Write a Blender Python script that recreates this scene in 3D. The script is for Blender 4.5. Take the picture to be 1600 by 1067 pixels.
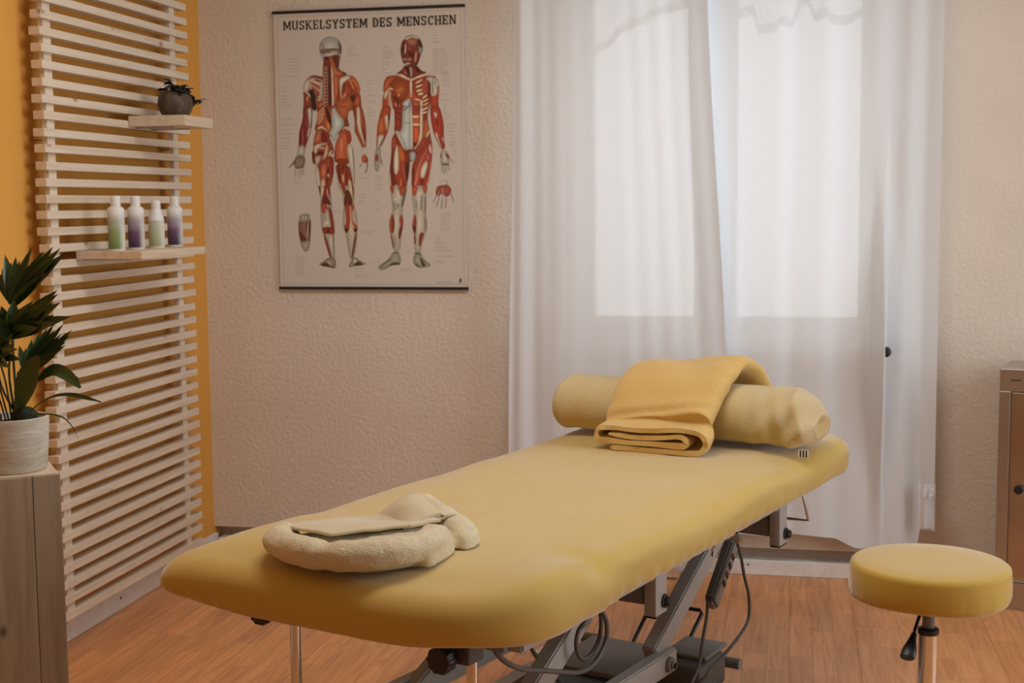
import bpy, bmesh, math, random
import numpy as np
from mathutils import Vector, Matrix, Euler, noise

for o in list(bpy.data.objects):
    bpy.data.objects.remove(o, do_unlink=True)
SC = bpy.context.scene
COL = SC.collection
R = math.radians

# ------------------------------------------------------------------ camera
FPX, YAW, PITCH, ROLL = 2126.7, 0.2031, 0.1006, -0.0097
cam_data = bpy.data.cameras.new('camera')
cam_data.sensor_width = 36.0
cam_data.lens = 36.0 * FPX / 1600.0
cam_data.clip_start = 0.05
cam = bpy.data.objects.new('camera', cam_data)
COL.objects.link(cam)
_cy, _sy = math.cos(YAW), math.sin(YAW)
_f = Vector((-_sy*math.cos(PITCH), _cy*math.cos(PITCH), -math.sin(PITCH)))
_r = Vector((_cy, _sy, 0)); _u = _r.cross(_f)
_r2 = _r*math.cos(ROLL) + _u*math.sin(ROLL)
_u2 = -_r*math.sin(ROLL) + _u*math.cos(ROLL)
_m = Matrix((_r2, _u2, -_f)).transposed().to_4x4()
_m.translation = Vector((2.1392, -4.7457, 1.2999))
cam.matrix_world = _m
SC.camera = cam
cam_data.dof.use_dof = True
cam_data.dof.focus_distance = 2.6
cam_data.dof.aperture_fstop = 11.0

# ------------------------------------------------------------------ sky, portals, exposure
world = bpy.data.worlds.new('overcast_sky'); SC.world = world
world.use_nodes = True
bg = world.node_tree.nodes['Background']
bg.inputs['Color'].default_value = (0.93, 0.98, 1.04, 1)
bg.inputs['Strength'].default_value = SKY = 4.3
SC.view_settings.view_transform = 'Standard'
SC.view_settings.look = 'None'
SC.view_settings.gamma = 1.0
SC.view_settings.use_curve_mapping = False
SC.view_settings.exposure = 0.0

SC.cycles.max_bounces = 6
SC.cycles.diffuse_bounces = 4
SC.cycles.adaptive_threshold = .02
SC.cycles.glossy_bounces = 3
SC.cycles.transparent_max_bounces = 8

def portal(name, loc, rot, sx, sy):
    d = bpy.data.lights.new(name, 'AREA'); d.shape = 'RECTANGLE'
    d.size = sx; d.size_y = sy
    d.cycles.is_portal = True
    o = bpy.data.objects.new(name, d); COL.objects.link(o)
    o.location = loc; o.rotation_euler = rot
    return o
RX, RY, RZ = 4.2, -5.7, 2.55          # room extents: x 0..RX, y RY..0, z 0..RZ
W1 = (1.35, 2.46, 0.80, 2.20)         # window in the back wall  x0 x1 z0 z1
W2 = (-2.7, -0.95, 0.35, 2.40)         # unseen window added to the right wall for more light,  y0 y1 z0 z1
portal('portal_back', ((W1[0]+W1[1])/2, 0.27, (W1[2]+W1[3])/2), (R(-90), 0, 0), W1[1]-W1[0], W1[3]-W1[2])
portal('portal_right', (RX+0.22, (W2[0]+W2[1])/2, (W2[2]+W2[3])/2), (0, R(90), 0), W2[3]-W2[2], W2[1]-W2[0])

# ------------------------------------------------------------------ material helpers
def s2l(c):
    return tuple(((v/255.0)/12.92 if v/255.0 <= .04045 else ((v/255.0+.055)/1.055)**2.4) for v in c)

class NT:
    def __init__(s, name):
        s.m = bpy.data.materials.new(name); s.m.use_nodes = True
        s.t = s.m.node_tree; s.n = s.t.nodes
        s.b = s.n['Principled BSDF']; s.out = s.n['Material Output']
    def add(s, typ, **kw):
        n = s.n.new(typ)
        for k, v in kw.items():
            if k.startswith('i_'):
                n.inputs[k[2:].replace('_', ' ')].default_value = v
            else: setattr(n, k, v)
        return n
    def link(s, a, b): s.t.links.new(a, b)
    def set(s, **kw):
        for k, v in kw.items():
            s.b.inputs[k.replace('_', ' ')].default_value = v
        return s
    def coords(s, kind='Object', scale=(1, 1, 1), rand=False):
        tc = s.add('ShaderNodeTexCoord'); mp = s.add('ShaderNodeMapping')
        mp.inputs['Scale'].default_value = scale
        s.link(tc.outputs[kind], mp.inputs['Vector'])
        if rand:
            oi = s.add('ShaderNodeObjectInfo'); cb = s.add('ShaderNodeCombineXYZ')
            ml = s.add('ShaderNodeMath', operation='MULTIPLY'); ml.inputs[1].default_value = 53.0
            s.link(oi.outputs['Random'], ml.inputs[0])
            for i in range(3): s.link(ml.outputs[0], cb.inputs[i])
            s.link(cb.outputs[0], mp.inputs['Location'])
        return mp.outputs['Vector']
    def ramp(s, fac, stops):
        r = s.add('ShaderNodeValToRGB'); e = r.color_ramp.elements
        while len(e) < len(stops): e.new(0.5)
        for i, (p, c) in enumerate(stops):
            e[i].position = p; e[i].color = (*c, 1) if len(c) == 3 else c
        s.link(fac, r.inputs['Fac']); return r.outputs['Color']
    def noise(s, vec, scale=5, detail=4, rough=.5, dist=0):
        n = s.add('ShaderNodeTexNoise'); n.inputs['Scale'].default_value = scale
        n.inputs['Detail'].default_value = detail; n.inputs['Roughness'].default_value = rough
        n.inputs['Distortion'].default_value = dist
        s.link(vec, n.inputs['Vector']); return n.outputs['Fac']
    def bump(s, h, strength=.3, dist=.01, prev=None):
        b = s.add('ShaderNodeBump'); b.inputs['Strength'].default_value = strength
        b.inputs['Distance'].default_value = dist
        s.link(h, b.inputs['Height'])
        if prev is not None: s.link(prev, b.inputs['Normal'])
        s.link(b.outputs['Normal'], s.b.inputs['Normal']); return b.outputs['Normal']
    def mix(s, a, b, fac, blend='MIX'):
        m = s.add('ShaderNodeMix', data_type='RGBA', blend_type=blend)
        for sock, v in ((m.inputs[6], a), (m.inputs[7], b), (m.inputs[0], fac)):
            if hasattr(v, 'is_linked') or hasattr(v, 'links'): s.link(v, sock)
            elif isinstance(v, (int, float)): sock.default_value = v
            else: sock.default_value = (*v, 1) if len(v) == 3 else v
        return m.outputs[2]

def plain(name, col, rough=.5, metal=0.0, var=.06, scale=30, bump=0.0, **kw):
    t = NT(name); v = t.coords()
    f = t.noise(v, scale, 3)
    c = t.ramp(f, [(.3, tuple(x*(1-var) for x in col)), (.7, tuple(min(1, x*(1+var)) for x in col))])
    t.link(c, t.b.inputs['Base Color'])
    t.set(Roughness=rough, Metallic=metal)
    if bump: t.bump(f, bump, .004)
    t.set(**kw)
    return t.m

def plaster(name, col, strength):
    t = NT(name); v = t.coords()
    big = t.noise(v, 3, 3)
    t.link(t.ramp(big, [(.3, tuple(x*.96 for x in col)), (.7, tuple(min(1, x*1.03) for x in col))]), t.b.inputs['Base Color'])
    t.set(Roughness=.85); t.b.inputs['Specular IOR Level'].default_value = .25
    n1 = t.noise(v, 62, 3, .62)
    t.bump(n1, strength*1.2, .007)
    return t.m

def wood(name, light, dark, axis=1, grain=1.0, rough=.6, knots=True, along=2.0, across=45.0):
    t = NT(name)
    sc = [across]*3; sc[axis] = along
    v = t.coords('Object', tuple(sc), rand=True)
    g = t.noise(v, 1.0, 5, .6, .8)
    v2 = t.coords('Object', tuple(x*.25 for x in sc), rand=True)
    g2 = t.noise(v2, 1.0, 3, .5)
    c = t.ramp(g, [(.25, dark), (.55, light), (.8, tuple(min(1, x*1.06) for x in light))])
    c = t.mix(c, dark, t.ramp(g2, [(.45, (0, 0, 0)), (.75, (.5*grain,)*3)]))
    if knots:
        sk = [9.0]*3; sk[axis] = 5.0
        vk = t.coords('Object', tuple(sk), rand=True)
        vo = t.add('ShaderNodeTexVoronoi'); vo.inputs['Scale'].default_value = 1.0
        t.link(vk, vo.inputs['Vector'])
        kf = t.ramp(vo.outputs['Distance'], [(.03, (.75, .75, .75)), (.10, (0, 0, 0))])
        c = t.mix(c, (dark[0]*.28, dark[1]*.2, dark[2]*.15), kf)
    t.link(c, t.b.inputs['Base Color']); t.set(Roughness=rough)
    t.bump(g, .08, .002)
    return t.m

def fabric(name, col, fuzz=420, strength=.25, sheen=.35, col2=None, wr=0.0, spec=.1, rough=.95):
    t = NT(name); v = t.coords()
    f = t.noise(v, fuzz, 3, .6)
    f2 = t.noise(v, 9, 3)
    c = t.ramp(f, [(.25, tuple(x*.86 for x in col)), (.75, tuple(min(1, x*1.06) for x in col))])
    if col2: c = t.mix(c, col2, t.ramp(f2, [(.45, (0, 0, 0)), (.7, (.7, .7, .7))]))
    t.link(c, t.b.inputs['Base Color'])
    t.set(Roughness=rough); t.b.inputs['Specular IOR Level'].default_value = spec
    t.b.inputs['Sheen Weight'].default_value = sheen
    t.b.inputs['Sheen Roughness'].default_value = .35
    t.b.inputs['Sheen Tint'].default_value = (1, .98, .96, 1)
    n = t.bump(f, strength, .003)
    if wr:
        f3 = t.noise(v, 22, 4, .6, .5); t.bump(f3, wr, .012, n)
    return t.m

# ------------------------------------------------------------------ object helpers
def tag(o, label=None, cat=None, group=None, kind=None):
    if label: o['label'] = label
    if cat: o['category'] = cat
    if group: o['group'] = group
    if kind: o['kind'] = kind
    return o
def thing(name, loc, label, cat, rz=0.0, group=None):
    o = bpy.data.objects.new(name, None); COL.objects.link(o)
    o.empty_display_size = .05
    o.location = loc; o.rotation_euler = (0, 0, rz)
    return tag(o, label, cat, group)
def link(name, me, m=None, parent=None, smooth=False, mods=()):
    if m is not None and not me.materials:
        for x in (m if isinstance(m, (list, tuple)) else [m]): me.materials.append(x)
    if smooth:
        for p in me.polygons: p.use_smooth = True
    o = bpy.data.objects.new(name, me); COL.objects.link(o)
    if parent is not None: o.parent = parent
    return o
def from_bm(name, bm, m, parent=None, smooth=False, org=None):
    if org is not None: bmesh.ops.translate(bm, verts=bm.verts, vec=-Vector(org))
    bmesh.ops.recalc_face_normals(bm, faces=bm.faces)
    me = bpy.data.meshes.new(name); bm.to_mesh(me); bm.free()
    return link(name, me, m, parent, smooth)
def autosmooth(o, deg=40):
    me = o.data
    for p in me.polygons: p.use_smooth = True
    bm = bmesh.new(); bm.from_mesh(me)
    for e in bm.edges:
        e.smooth = not (len(e.link_faces) == 2 and e.calc_face_angle(0) > R(deg))
    bm.to_mesh(me); bm.free(); return o
def bx(bm, x0, x1, y0, y1, z0, z1, bev=0.0, seg=2):
    vs = [bm.verts.new(p) for p in ((x0,y0,z0),(x1,y0,z0),(x1,y1,z0),(x0,y1,z0),(x0,y0,z1),(x1,y0,z1),(x1,y1,z1),(x0,y1,z1))]
    fs = [bm.faces.new([vs[i] for i in q]) for q in ((0,3,2,1),(4,5,6,7),(0,1,5,4),(1,2,6,5),(2,3,7,6),(3,0,4,7))]
    if bev:
        es = set(e for f in fs for e in f.edges)
        bmesh.ops.bevel(bm, geom=list(es), offset=bev, segments=seg, affect='EDGES', profile=.5)
    return vs
def box(name, x0, x1, y0, y1, z0, z1, m, parent=None, bev=0.0, org=None, seg=2):
    bm = bmesh.new(); bx(bm, x0, x1, y0, y1, z0, z1, bev, seg)
    return from_bm(name, bm, m, parent, org=org)
def beam(bm, a, b, w, h, up=(0, 0, 1), bev=0.0):
    a, b = Vector(a), Vector(b); t = (b-a).normalized(); upv = Vector(up)
    s = t.cross(upv).normalized(); n = s.cross(t).normalized()
    vs = []
    for p in (a, b):
        for i, j in ((-1,-1),(1,-1),(1,1),(-1,1)): vs.append(bm.verts.new(p+s*(w/2*i)+n*(h/2*j)))
    fs = [bm.faces.new([vs[i] for i in q]) for q in ((0,1,2,3),(7,6,5,4),(0,4,5,1),(1,5,6,2),(2,6,7,3),(3,7,4,0))]
    if bev:
        es = set(e for f in fs for e in f.edges)
        bmesh.ops.bevel(bm, geom=list(es), offset=bev, segments=2, affect='EDGES')
def catmull(pts, n=8):
    P = [Vector(p) for p in pts]; P = [P[0]*2-P[1]] + P + [P[-1]*2-P[-2]]
    out = []
    for i in range(1, len(P)-2):
        for k in range(n):
            t = k/n
            out.append(.5*((2*P[i])+(P[i+1]-P[i-1])*t+(2*P[i-1]-5*P[i]+4*P[i+1]-P[i+2])*t*t+(-P[i-1]+3*P[i]-3*P[i+1]+P[i+2])*t**3))
    out.append(P[-2]); return out
def sweep(bm, pts, rad, seg=10, cap=True, flat=1.0, up=None):
    """tube along pts; rad number or function of 0..1; flat squashes the section along the up direction"""
    P = [Vector(p) for p in pts]; n = len(P); rings = []
    ref = Vector(up) if up else None; prev = None
    for i, p in enumerate(P):
        t = (P[min(i+1, n-1)]-P[max(i-1, 0)]).normalized()
        if ref is not None: s = t.cross(ref).normalized()
        elif prev is None:
            s = t.cross(Vector((0, 0, 1)));
            if s.length < 1e-3: s = t.cross(Vector((0, 1, 0)))
            s.normalize()
        else: s = (prev - t*prev.dot(t)).normalized()
        prev = s; q = s.cross(t).normalized()
        r = rad(i/(n-1)) if callable(rad) else rad
        rings.append([bm.verts.new(p+s*(math.cos(2*math.pi*k/seg)*r)+q*(math.sin(2*math.pi*k/seg)*r*flat)) for k in range(seg)])
    for a, b in zip(rings, rings[1:]):
        for k in range(seg): bm.faces.new((a[k], a[(k+1) % seg], b[(k+1) % seg], b[k]))
    if cap:
        bm.faces.new(rings[0][::-1]); bm.faces.new(rings[-1])
    return rings
def tube(name, pts, rad, m, parent=None, seg=10, org=None, smoothpts=0, **kw):
    if smoothpts: pts = catmull(pts, smoothpts)
    bm = bmesh.new(); sweep(bm, pts, rad, seg, **kw)
    return autosmooth(from_bm(name, bm, m, parent, org=org), 50)
def lathe(bm, prof, seg=32, c=(0, 0, 0)):
    rings = []
    for r, z in prof:
        if r < 1e-5: rings.append([bm.verts.new((c[0], c[1], c[2]+z))])
        else: rings.append([bm.verts.new((c[0]+r*math.cos(2*math.pi*k/seg), c[1]+r*math.sin(2*math.pi*k/seg), c[2]+z)) for k in range(seg)])
    for a, b in zip(rings, rings[1:]):
        if len(a) == 1 and len(b) == 1: continue
        for k in range(seg):
            q = (k+1) % seg
            if len(a) == 1: bm.faces.new((a[0], b[q], b[k]))
            elif len(b) == 1: bm.faces.new((a[k], a[q], b[0]))
            else: bm.faces.new((a[k], a[q], b[q], b[k]))
    return rings
def turned(name, prof, m, parent=None, seg=32, c=(0, 0, 0), org=None, deg=40):
    bm = bmesh.new(); lathe(bm, prof, seg, c)
    return autosmooth(from_bm(name, bm, m, parent, org=org), deg)
def grid_mesh(name, nu, nv, fn, m, parent=None, smooth=True, wrap=False):
    vs = [fn(i/(nu-1) if not wrap else i/nu, j/(nv-1)) for j in range(nv) for i in range(nu)]
    fs = []
    for j in range(nv-1):
        for i in range(nu if wrap else nu-1):
            a, b = j*nu+i, j*nu+(i+1) % nu
            fs.append((a, b, b+nu, a+nu))
    me = bpy.data.meshes.new(name); me.from_pydata([tuple(v) for v in vs], [], fs); me.update()
    return link(name, me, m, parent, smooth)
def solid(o, th, off=0.0):
    md = o.modifiers.new('thickness', 'SOLIDIFY'); md.thickness = th; md.offset = off; return o
def subsurf(o, n=1):
    md = o.modifiers.new('smooth', 'SUBSURF'); md.levels = n; md.render_levels = n; return o
def nz(x, y=0., z=0., s=1.0): return noise.noise(Vector((x*s, y*s, z*s)))
def sstep(a, b, x):
    t = min(1, max(0, (x-a)/(b-a))); return t*t*(3-2*t)

# ------------------------------------------------------------------ materials
M = {}
M['plaster'] = plaster('rough_white_plaster', (.82, .735, .635), .6)
M['orange'] = plaster('orange_painted_plaster', (.80, .40, .085), .35)
M['white'] = plain('white_paint', (.80, .78, .75), .45)
M['ceiling'] = plain('ceiling_paint', (.86, .84, .80), .9)
M['slat'] = wood('pale_spruce', (.80, .69, .56), (.68, .53, .38), axis=1, grain=.5, rough=.65)
M['pine'] = wood('weathered_pine', (.40, .33, .23), (.26, .20, .13), axis=2, grain=.9, rough=.7, along=2.5, across=30)
M['shelfwood'] = wood('shelf_pine', (.74, .61, .46), (.60, .44, .29), axis=1, grain=.5, rough=.6)
M['sheet'] = fabric('yellow_jersey_sheet', (.63, .425, .085), 900, .10, 1.0, spec=.6, rough=.72)
M['seatcover'] = fabric('mustard_jersey_cover', (.60, .38, .05), 900, .10, 1.0, spec=.5, rough=.72)
M['towel'] = fabric('yellow_terry', (.76, .51, .18), 260, .5, .6, wr=.12)
M['bolster'] = fabric('beige_terry', (.68, .55, .31), 260, .5, .6, col2=(.66, .47, .20), wr=.12)
M['cream'] = fabric('cream_terry', (.80, .69, .47), 230, 1.0, .5, wr=.15)
M['velour'] = fabric('cream_velour', (.66, .55, .36), 300, .2, .7, col2=(.74, .64, .46), wr=.1)
M['greymetal'] = plain('grey_powder_coat', (.40, .39, .365), .42, 0.0, .04, 60)
M['darkgrey'] = plain('dark_grey_plastic', (.085, .08, .072), .45)
M['midgrey'] = plain('mid_grey_plastic', (.20, .19, .17), .45)
M['black'] = plain('black_plastic', (.012, .012, .013), .4)
M['rubber'] = plain('black_rubber', (.03, .028, .027), .7)
M['cable'] = plain('grey_cable', (.11, .10, .09), .5)
M['chrome'] = plain('chrome', (.78, .77, .75), .12, 1.0, .02)
M['steel'] = plain('brushed_steel', (.52, .49, .46), .32, 1.0, .05, 12)
M['warmsteel'] = plain('cabinet_door_steel', (.50, .42, .35), .22, 1.0, .06, 5)  # plain steel door; the warm floor reflection is tinted into its colour
M['paper'] = plain('white_label', (.8, .79, .77), .5)
M['leaf'] = plain('dark_palm_leaf', (.034, .085, .028), .38, 0, .3, 14)
M['leaf2'] = plain('small_dark_leaf', (.012, .022, .014), .35, 0, .4, 40)
M['leafred'] = plain('reddish_leaf', (.07, .02, .012), .4, 0, .3, 40)
M['stem'] = plain('palm_stem', (.03, .045, .015), .5)
M['soil'] = plain('potting_soil', (.03, .022, .015), .95, 0, .4, 80, .5)

def glass_mat():
    t = NT('window_glass')
    tr = t.add('ShaderNodeBsdfTransparent'); gl = t.add('ShaderNodeBsdfGlossy'); mx = t.add('ShaderNodeMixShader')
    tr.inputs['Color'].default_value = (.96, .97, .97, 1); gl.inputs['Roughness'].default_value = .02
    mx.inputs['Fac'].default_value = .06
    t.link(tr.outputs[0], mx.inputs[1]); t.link(gl.outputs[0], mx.inputs[2]); t.link(mx.outputs[0], t.out.inputs['Surface'])
    return t.m
M['glass'] = glass_mat()
def sheer(name, transp, col=(.83, .865, .90)):
    t = NT(name); v = t.coords('Object', (1, 1, 1))
    tr = t.add('ShaderNodeBsdfTransparent'); tl = t.add('ShaderNodeBsdfTranslucent'); df = t.add('ShaderNodeBsdfDiffuse')
    tl.inputs['Color'].default_value = (*col, 1); df.inputs['Color'].default_value = (*col, 1)
    m1 = t.add('ShaderNodeMixShader'); m1.inputs['Fac'].default_value = .925
    t.link(tl.outputs[0], m1.inputs[1]); t.link(df.outputs[0], m1.inputs[2])
    m2 = t.add('ShaderNodeMixShader')
    weave = t.noise(v, 700, 2)
    rp = t.add('ShaderNodeMapRange'); rp.inputs['To Min'].default_value = 1-transp-.025; rp.inputs['To Max'].default_value = 1-transp+.025
    t.link(weave, rp.inputs['Value']); t.link(rp.outputs[0], m2.inputs['Fac'])
    t.link(tr.outputs[0], m2.inputs[1]); t.link(m1.outputs[0], m2.inputs[2])
    t.link(m2.outputs[0], t.out.inputs['Surface'])
    return t.m
M['sheer'] = sheer('sheer_curtain_fabric', .044)
M['hem'] = sheer('sheer_hem_fabric', .04)
M['valance'] = sheer('valance_net', .85)
M['valhem'] = sheer('valance_hem', .25, (.72, .72, .73))

def floor_mat():
    t = NT('beech_laminate')
    # three strips per board, staggered blocks along the board
    tc = t.add('ShaderNodeTexCoord'); oi = t.add('ShaderNodeObjectInfo')
    sep = t.add('ShaderNodeSeparateXYZ'); t.link(tc.outputs['Object'], sep.inputs[0])
    def math_(op, a, b=None):
        n = t.add('ShaderNodeMath', operation=op)
        for i, v in enumerate((a, b)):
            if v is None: continue
            if isinstance(v, (int, float)): n.inputs[i].default_value = v
            else: t.link(v, n.inputs[i])
        return n.outputs[0]
    sx = math_('DIVIDE', sep.outputs['X'], .065)
    row = math_('FLOOR', sx)
    off = math_('MULTIPLY', math_('ADD', row, math_('MULTIPLY', oi.outputs['Random'], 7.0)), .377)
    yy = math_('ADD', math_('DIVIDE', sep.outputs['Y'], .40), off)
    cell = math_('FLOOR', yy)
    cb = t.add('ShaderNodeCombineXYZ')
    t.link(row, cb.inputs[0]); t.link(cell, cb.inputs[1]); t.link(math_('MULTIPLY', oi.outputs['Random'], 91.0), cb.inputs[2])
    wn = t.add('ShaderNodeTexWhiteNoise', noise_dimensions='3D'); t.link(cb.outputs[0], wn.inputs['Vector'])
    v = t.coords('Object', (38, 2.6, 38), rand=True)
    g = t.noise(v, 1.0, 6, .62, 1.4)
    base = t.ramp(g, [(.28, (.51, .20, .068)), (.55, (.70, .325, .13)), (.8, (.80, .415, .19))])
    tone = t.ramp(wn.outputs['Value'], [(.0, (.92, .90, .88)), (.5, (1.02, 1.02, 1.02)), (1.0, (1.14, 1.13, 1.10))])
    c = t.mix(base, tone, 1.0, 'MULTIPLY')
    fx = math_('ABSOLUTE', math_('SUBTRACT', math_('FRACT', sx), .5))
    fy = math_('ABSOLUTE', math_('SUBTRACT', math_('FRACT', yy), .5))
    jx = math_('GREATER_THAN', fx, .485); jy = math_('GREATER_THAN', fy, .4975)
    j = math_('MAXIMUM', jx, jy)
    c = t.mix(c, (.30, .13, .06), math_('MULTIPLY', j, .45))
    t.link(c, t.b.inputs['Base Color']); t.set(Roughness=.42); t.b.inputs['Specular IOR Level'].default_value = .8
    return t.m
M['floor'] = floor_mat()

# ------------------------------------------------------------------ room shell
def struct(o): o['kind'] = 'structure'; return o
fl = struct(box('floor', -.1, RX+.1, RY-.1, .12, -.12, -.009, plain('floor_screed', (.25, .14, .08), .8)))
bw, bl = .195, 1.285
bmesh_cache = {}
random.seed(11)
def board_mesh(x0, x1, y0, y1):
    key = (round(x1-x0, 3), round(y1-y0, 3))
    if key not in bmesh_cache:
        bm = bmesh.new(); bx(bm, 0, x1-x0-.0003, 0, y1-y0-.0003, -.0085, 0, .0004, 1)
        bmesh.ops.recalc_face_normals(bm, faces=bm.faces)
        me = bpy.data.meshes.new('floor_board'); bm.to_mesh(me); bm.free(); me.materials.append(M['floor'])
        bmesh_cache[key] = me
    return bmesh_cache[key]
x = 0.0; row = 0
while x < RX-.01:
    x1 = min(x+bw, RX); y = RY + [0, -.43, -.86][row % 3]
    while y < 0:
        ya, yb = max(y, RY), min(y+bl, 0.06)
        if yb-ya > .02:
            o = link('floor_board', board_mesh(x, x1, ya, yb), None, fl); o.location = (x, ya, 0)
        y += bl
    x = x1; row += 1
struct(box('ceiling', -.1, RX+.1, RY-.1, .25, RZ, RZ+.1, M['ceiling']))
struct(box('wall_left', -.1, 0, RY-.1, .2, 0, RZ, M['orange']))
def wall_with_hole(name, axis, at, th, a0, a1, z0, z1, holes, m):
    """axis 'y': wall spans x; axis 'x': wall spans y.  thickness from at to at+th"""
    bm = bmesh.new(); cells = []; s = a0
    for h0, h1, k0, k1 in holes:
        cells += [(s, h0, z0, z1), (h0, h1, z0, k0), (h0, h1, k1, z1)]; s = h1
    cells.append((s, a1, z0, z1))
    for s0, s1, q0, q1 in cells:
        if axis == 'y': bx(bm, s0, s1, min(at, at+th), max(at, at+th), q0, q1)
        else: bx(bm, min(at, at+th), max(at, at+th), s0, s1, q0, q1)
    return struct(from_bm(name, bm, m))
wall_with_hole('wall_back', 'y', 0, .22, -.0, RX+.1, .094, RZ, (W1,), M['plaster'])
struct(box('trim_1', 0, RX+.1, .045, .22, -.005, .0945, plain('darker_wall_base', (.52, .43, .34), .9)))  # set-back strip, darker beige than the wall above it
wall_with_hole('wall_right', 'x', RX, .2, RY-.1, 0, 0, RZ, (W2,), M['plaster'])
struct(box('wall_front', 0, RX, RY-.1, RY, 0, RZ, M['plaster']))
struct(box('baseboard_back', .02, RX, -.014, .045, 0, .053, M['white'], bev=.003))
struct(box('baseboard_left', 0, .016, RY, -.0, 0, .070, M['white'], bev=.003))
box('nail_head', 1.998, 2.004, -.0165, -.0135, .034, .040, M['rubber'], bpy.data.objects['baseboard_back'])
box('nail_head', .0155, .0175, -.78, -.772, .036, .044, M['rubber'], bpy.data.objects['baseboard_left'])

def window(name, axis, at, hole, mull=1, border=.09, mullw=.15, depth=.07, glass_split=None):
    h0, h1, k0, k1 = hole
    def bb(n, s0, s1, q0, q1, d0, d1, m, par, bev=.004):
        if axis == 'y': return box(n, s0, s1, at+d0, at+d1, q0, q1, m, par, bev)
        return box(n, at+d0, at+d1, s0, s1, q0, q1, m, par, bev)
    root = bb(name, h0, h1, k0, k0+border, 0, depth, M['white'], None); struct(root)
    bb('frame_top', h0, h1, k1-border, k1, 0, depth, M['white'], root)
    bb('frame_side', h0, h0+border, k0+border, k1-border, 0, depth, M['white'], root)
    bb('frame_side', h1-border, h1, k0+border, k1-border, 0, depth, M['white'], root)
    c = glass_split if glass_split else (h0+h1)/2
    bb('meeting_stile', c-mullw/2, c+mullw/2, k0+border, k1-border, -.004, depth, M['white'], root)
    for a, b in ((h0+border, c-mullw/2), (c+mullw/2, h1-border)):
        bb('pane', a, b, k0+border, k1-border, depth*.45, depth*.45+.006, M['glass'], root, 0)
    return root
w1 = window('window_1', 'y', .10, W1, border=.095, mullw=.15, glass_split=1.875)
box('handle_plate', 1.862, 1.888, .088, .097, 1.30, 1.38, M['white'], w1, .003)
box('handle_lever', 1.866, 1.884, .055, .088, 1.22, 1.36, M['white'], w1, .006)
sill = struct(box('trim_2', 1.33, 2.48, -.035, .10, .775, .805, M['white'], bev=.006))
window('fill_window_2', 'x', RX+.10, W2, border=.07, mullw=.08)  # unseen, added to let more daylight into the room

# ------------------------------------------------------------------ slatted wall panel
SP = (.0, -1.2168, .0)
panel = thing('slat_panel', SP, 'tall panel of pale horizontal wooden slats on the orange wall', 'wall panel')
def slat_mesh():
    bm = bmesh.new(); bx(bm, .040, .075, 0, .953, 0, .0235, .0012, 1)
    bmesh.ops.recalc_face_normals(bm, faces=bm.faces)
    me = bpy.data.meshes.new('slat'); bm.to_mesh(me); bm.free(); me.materials.append(M['slat']); return me
sm = slat_mesh(); random.seed(4)
for k in range(52):
    z = .0961 + k*.04691
    if z > RZ-.05: break
    o = link('slat', sm, None, panel)
    o.location = (random.uniform(-.0015, .0015), random.uniform(-.004, .004), z + random.uniform(-.0012, .0012))
    o.rotation_euler = (random.uniform(-.0012, .0012), 0, 0)
for y0, y1 in ((.033, .074), (.842, .880)):
    box('batten', .047, .064, y0, y1, .080, 2.43, M['slat'], panel, .001)
    for z in (.1835, 1.5, 2.34): tube('spacer_peg', [(.0015, (y0+y1)/2, z), (.047, (y0+y1)/2, z)], .006, M['steel'], panel, 8)

def shelf(name, y0, y1, x1, z0, z1, label):
    t = box(name, .0755, x1, y0, y1, z0, z1, M['shelfwood'], None, .0015); tag(t, label, 'shelf')
    for y in (y0+.05, y1-.05): box('bracket', .062, x1-.06, y-.006, y+.006, z0-.004, z0-.0002, M['greymetal'], t)
    return t
shelf('wall_shelf', -.718, -.505, .268, 1.556, 1.589, 'short pine shelf on the slats carrying a small brown pot')
shelf('wall_shelf', -1.075, -.635, .285, 1.150, 1.1735, 'longer pine shelf on the slats carrying four white bottles')

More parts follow.
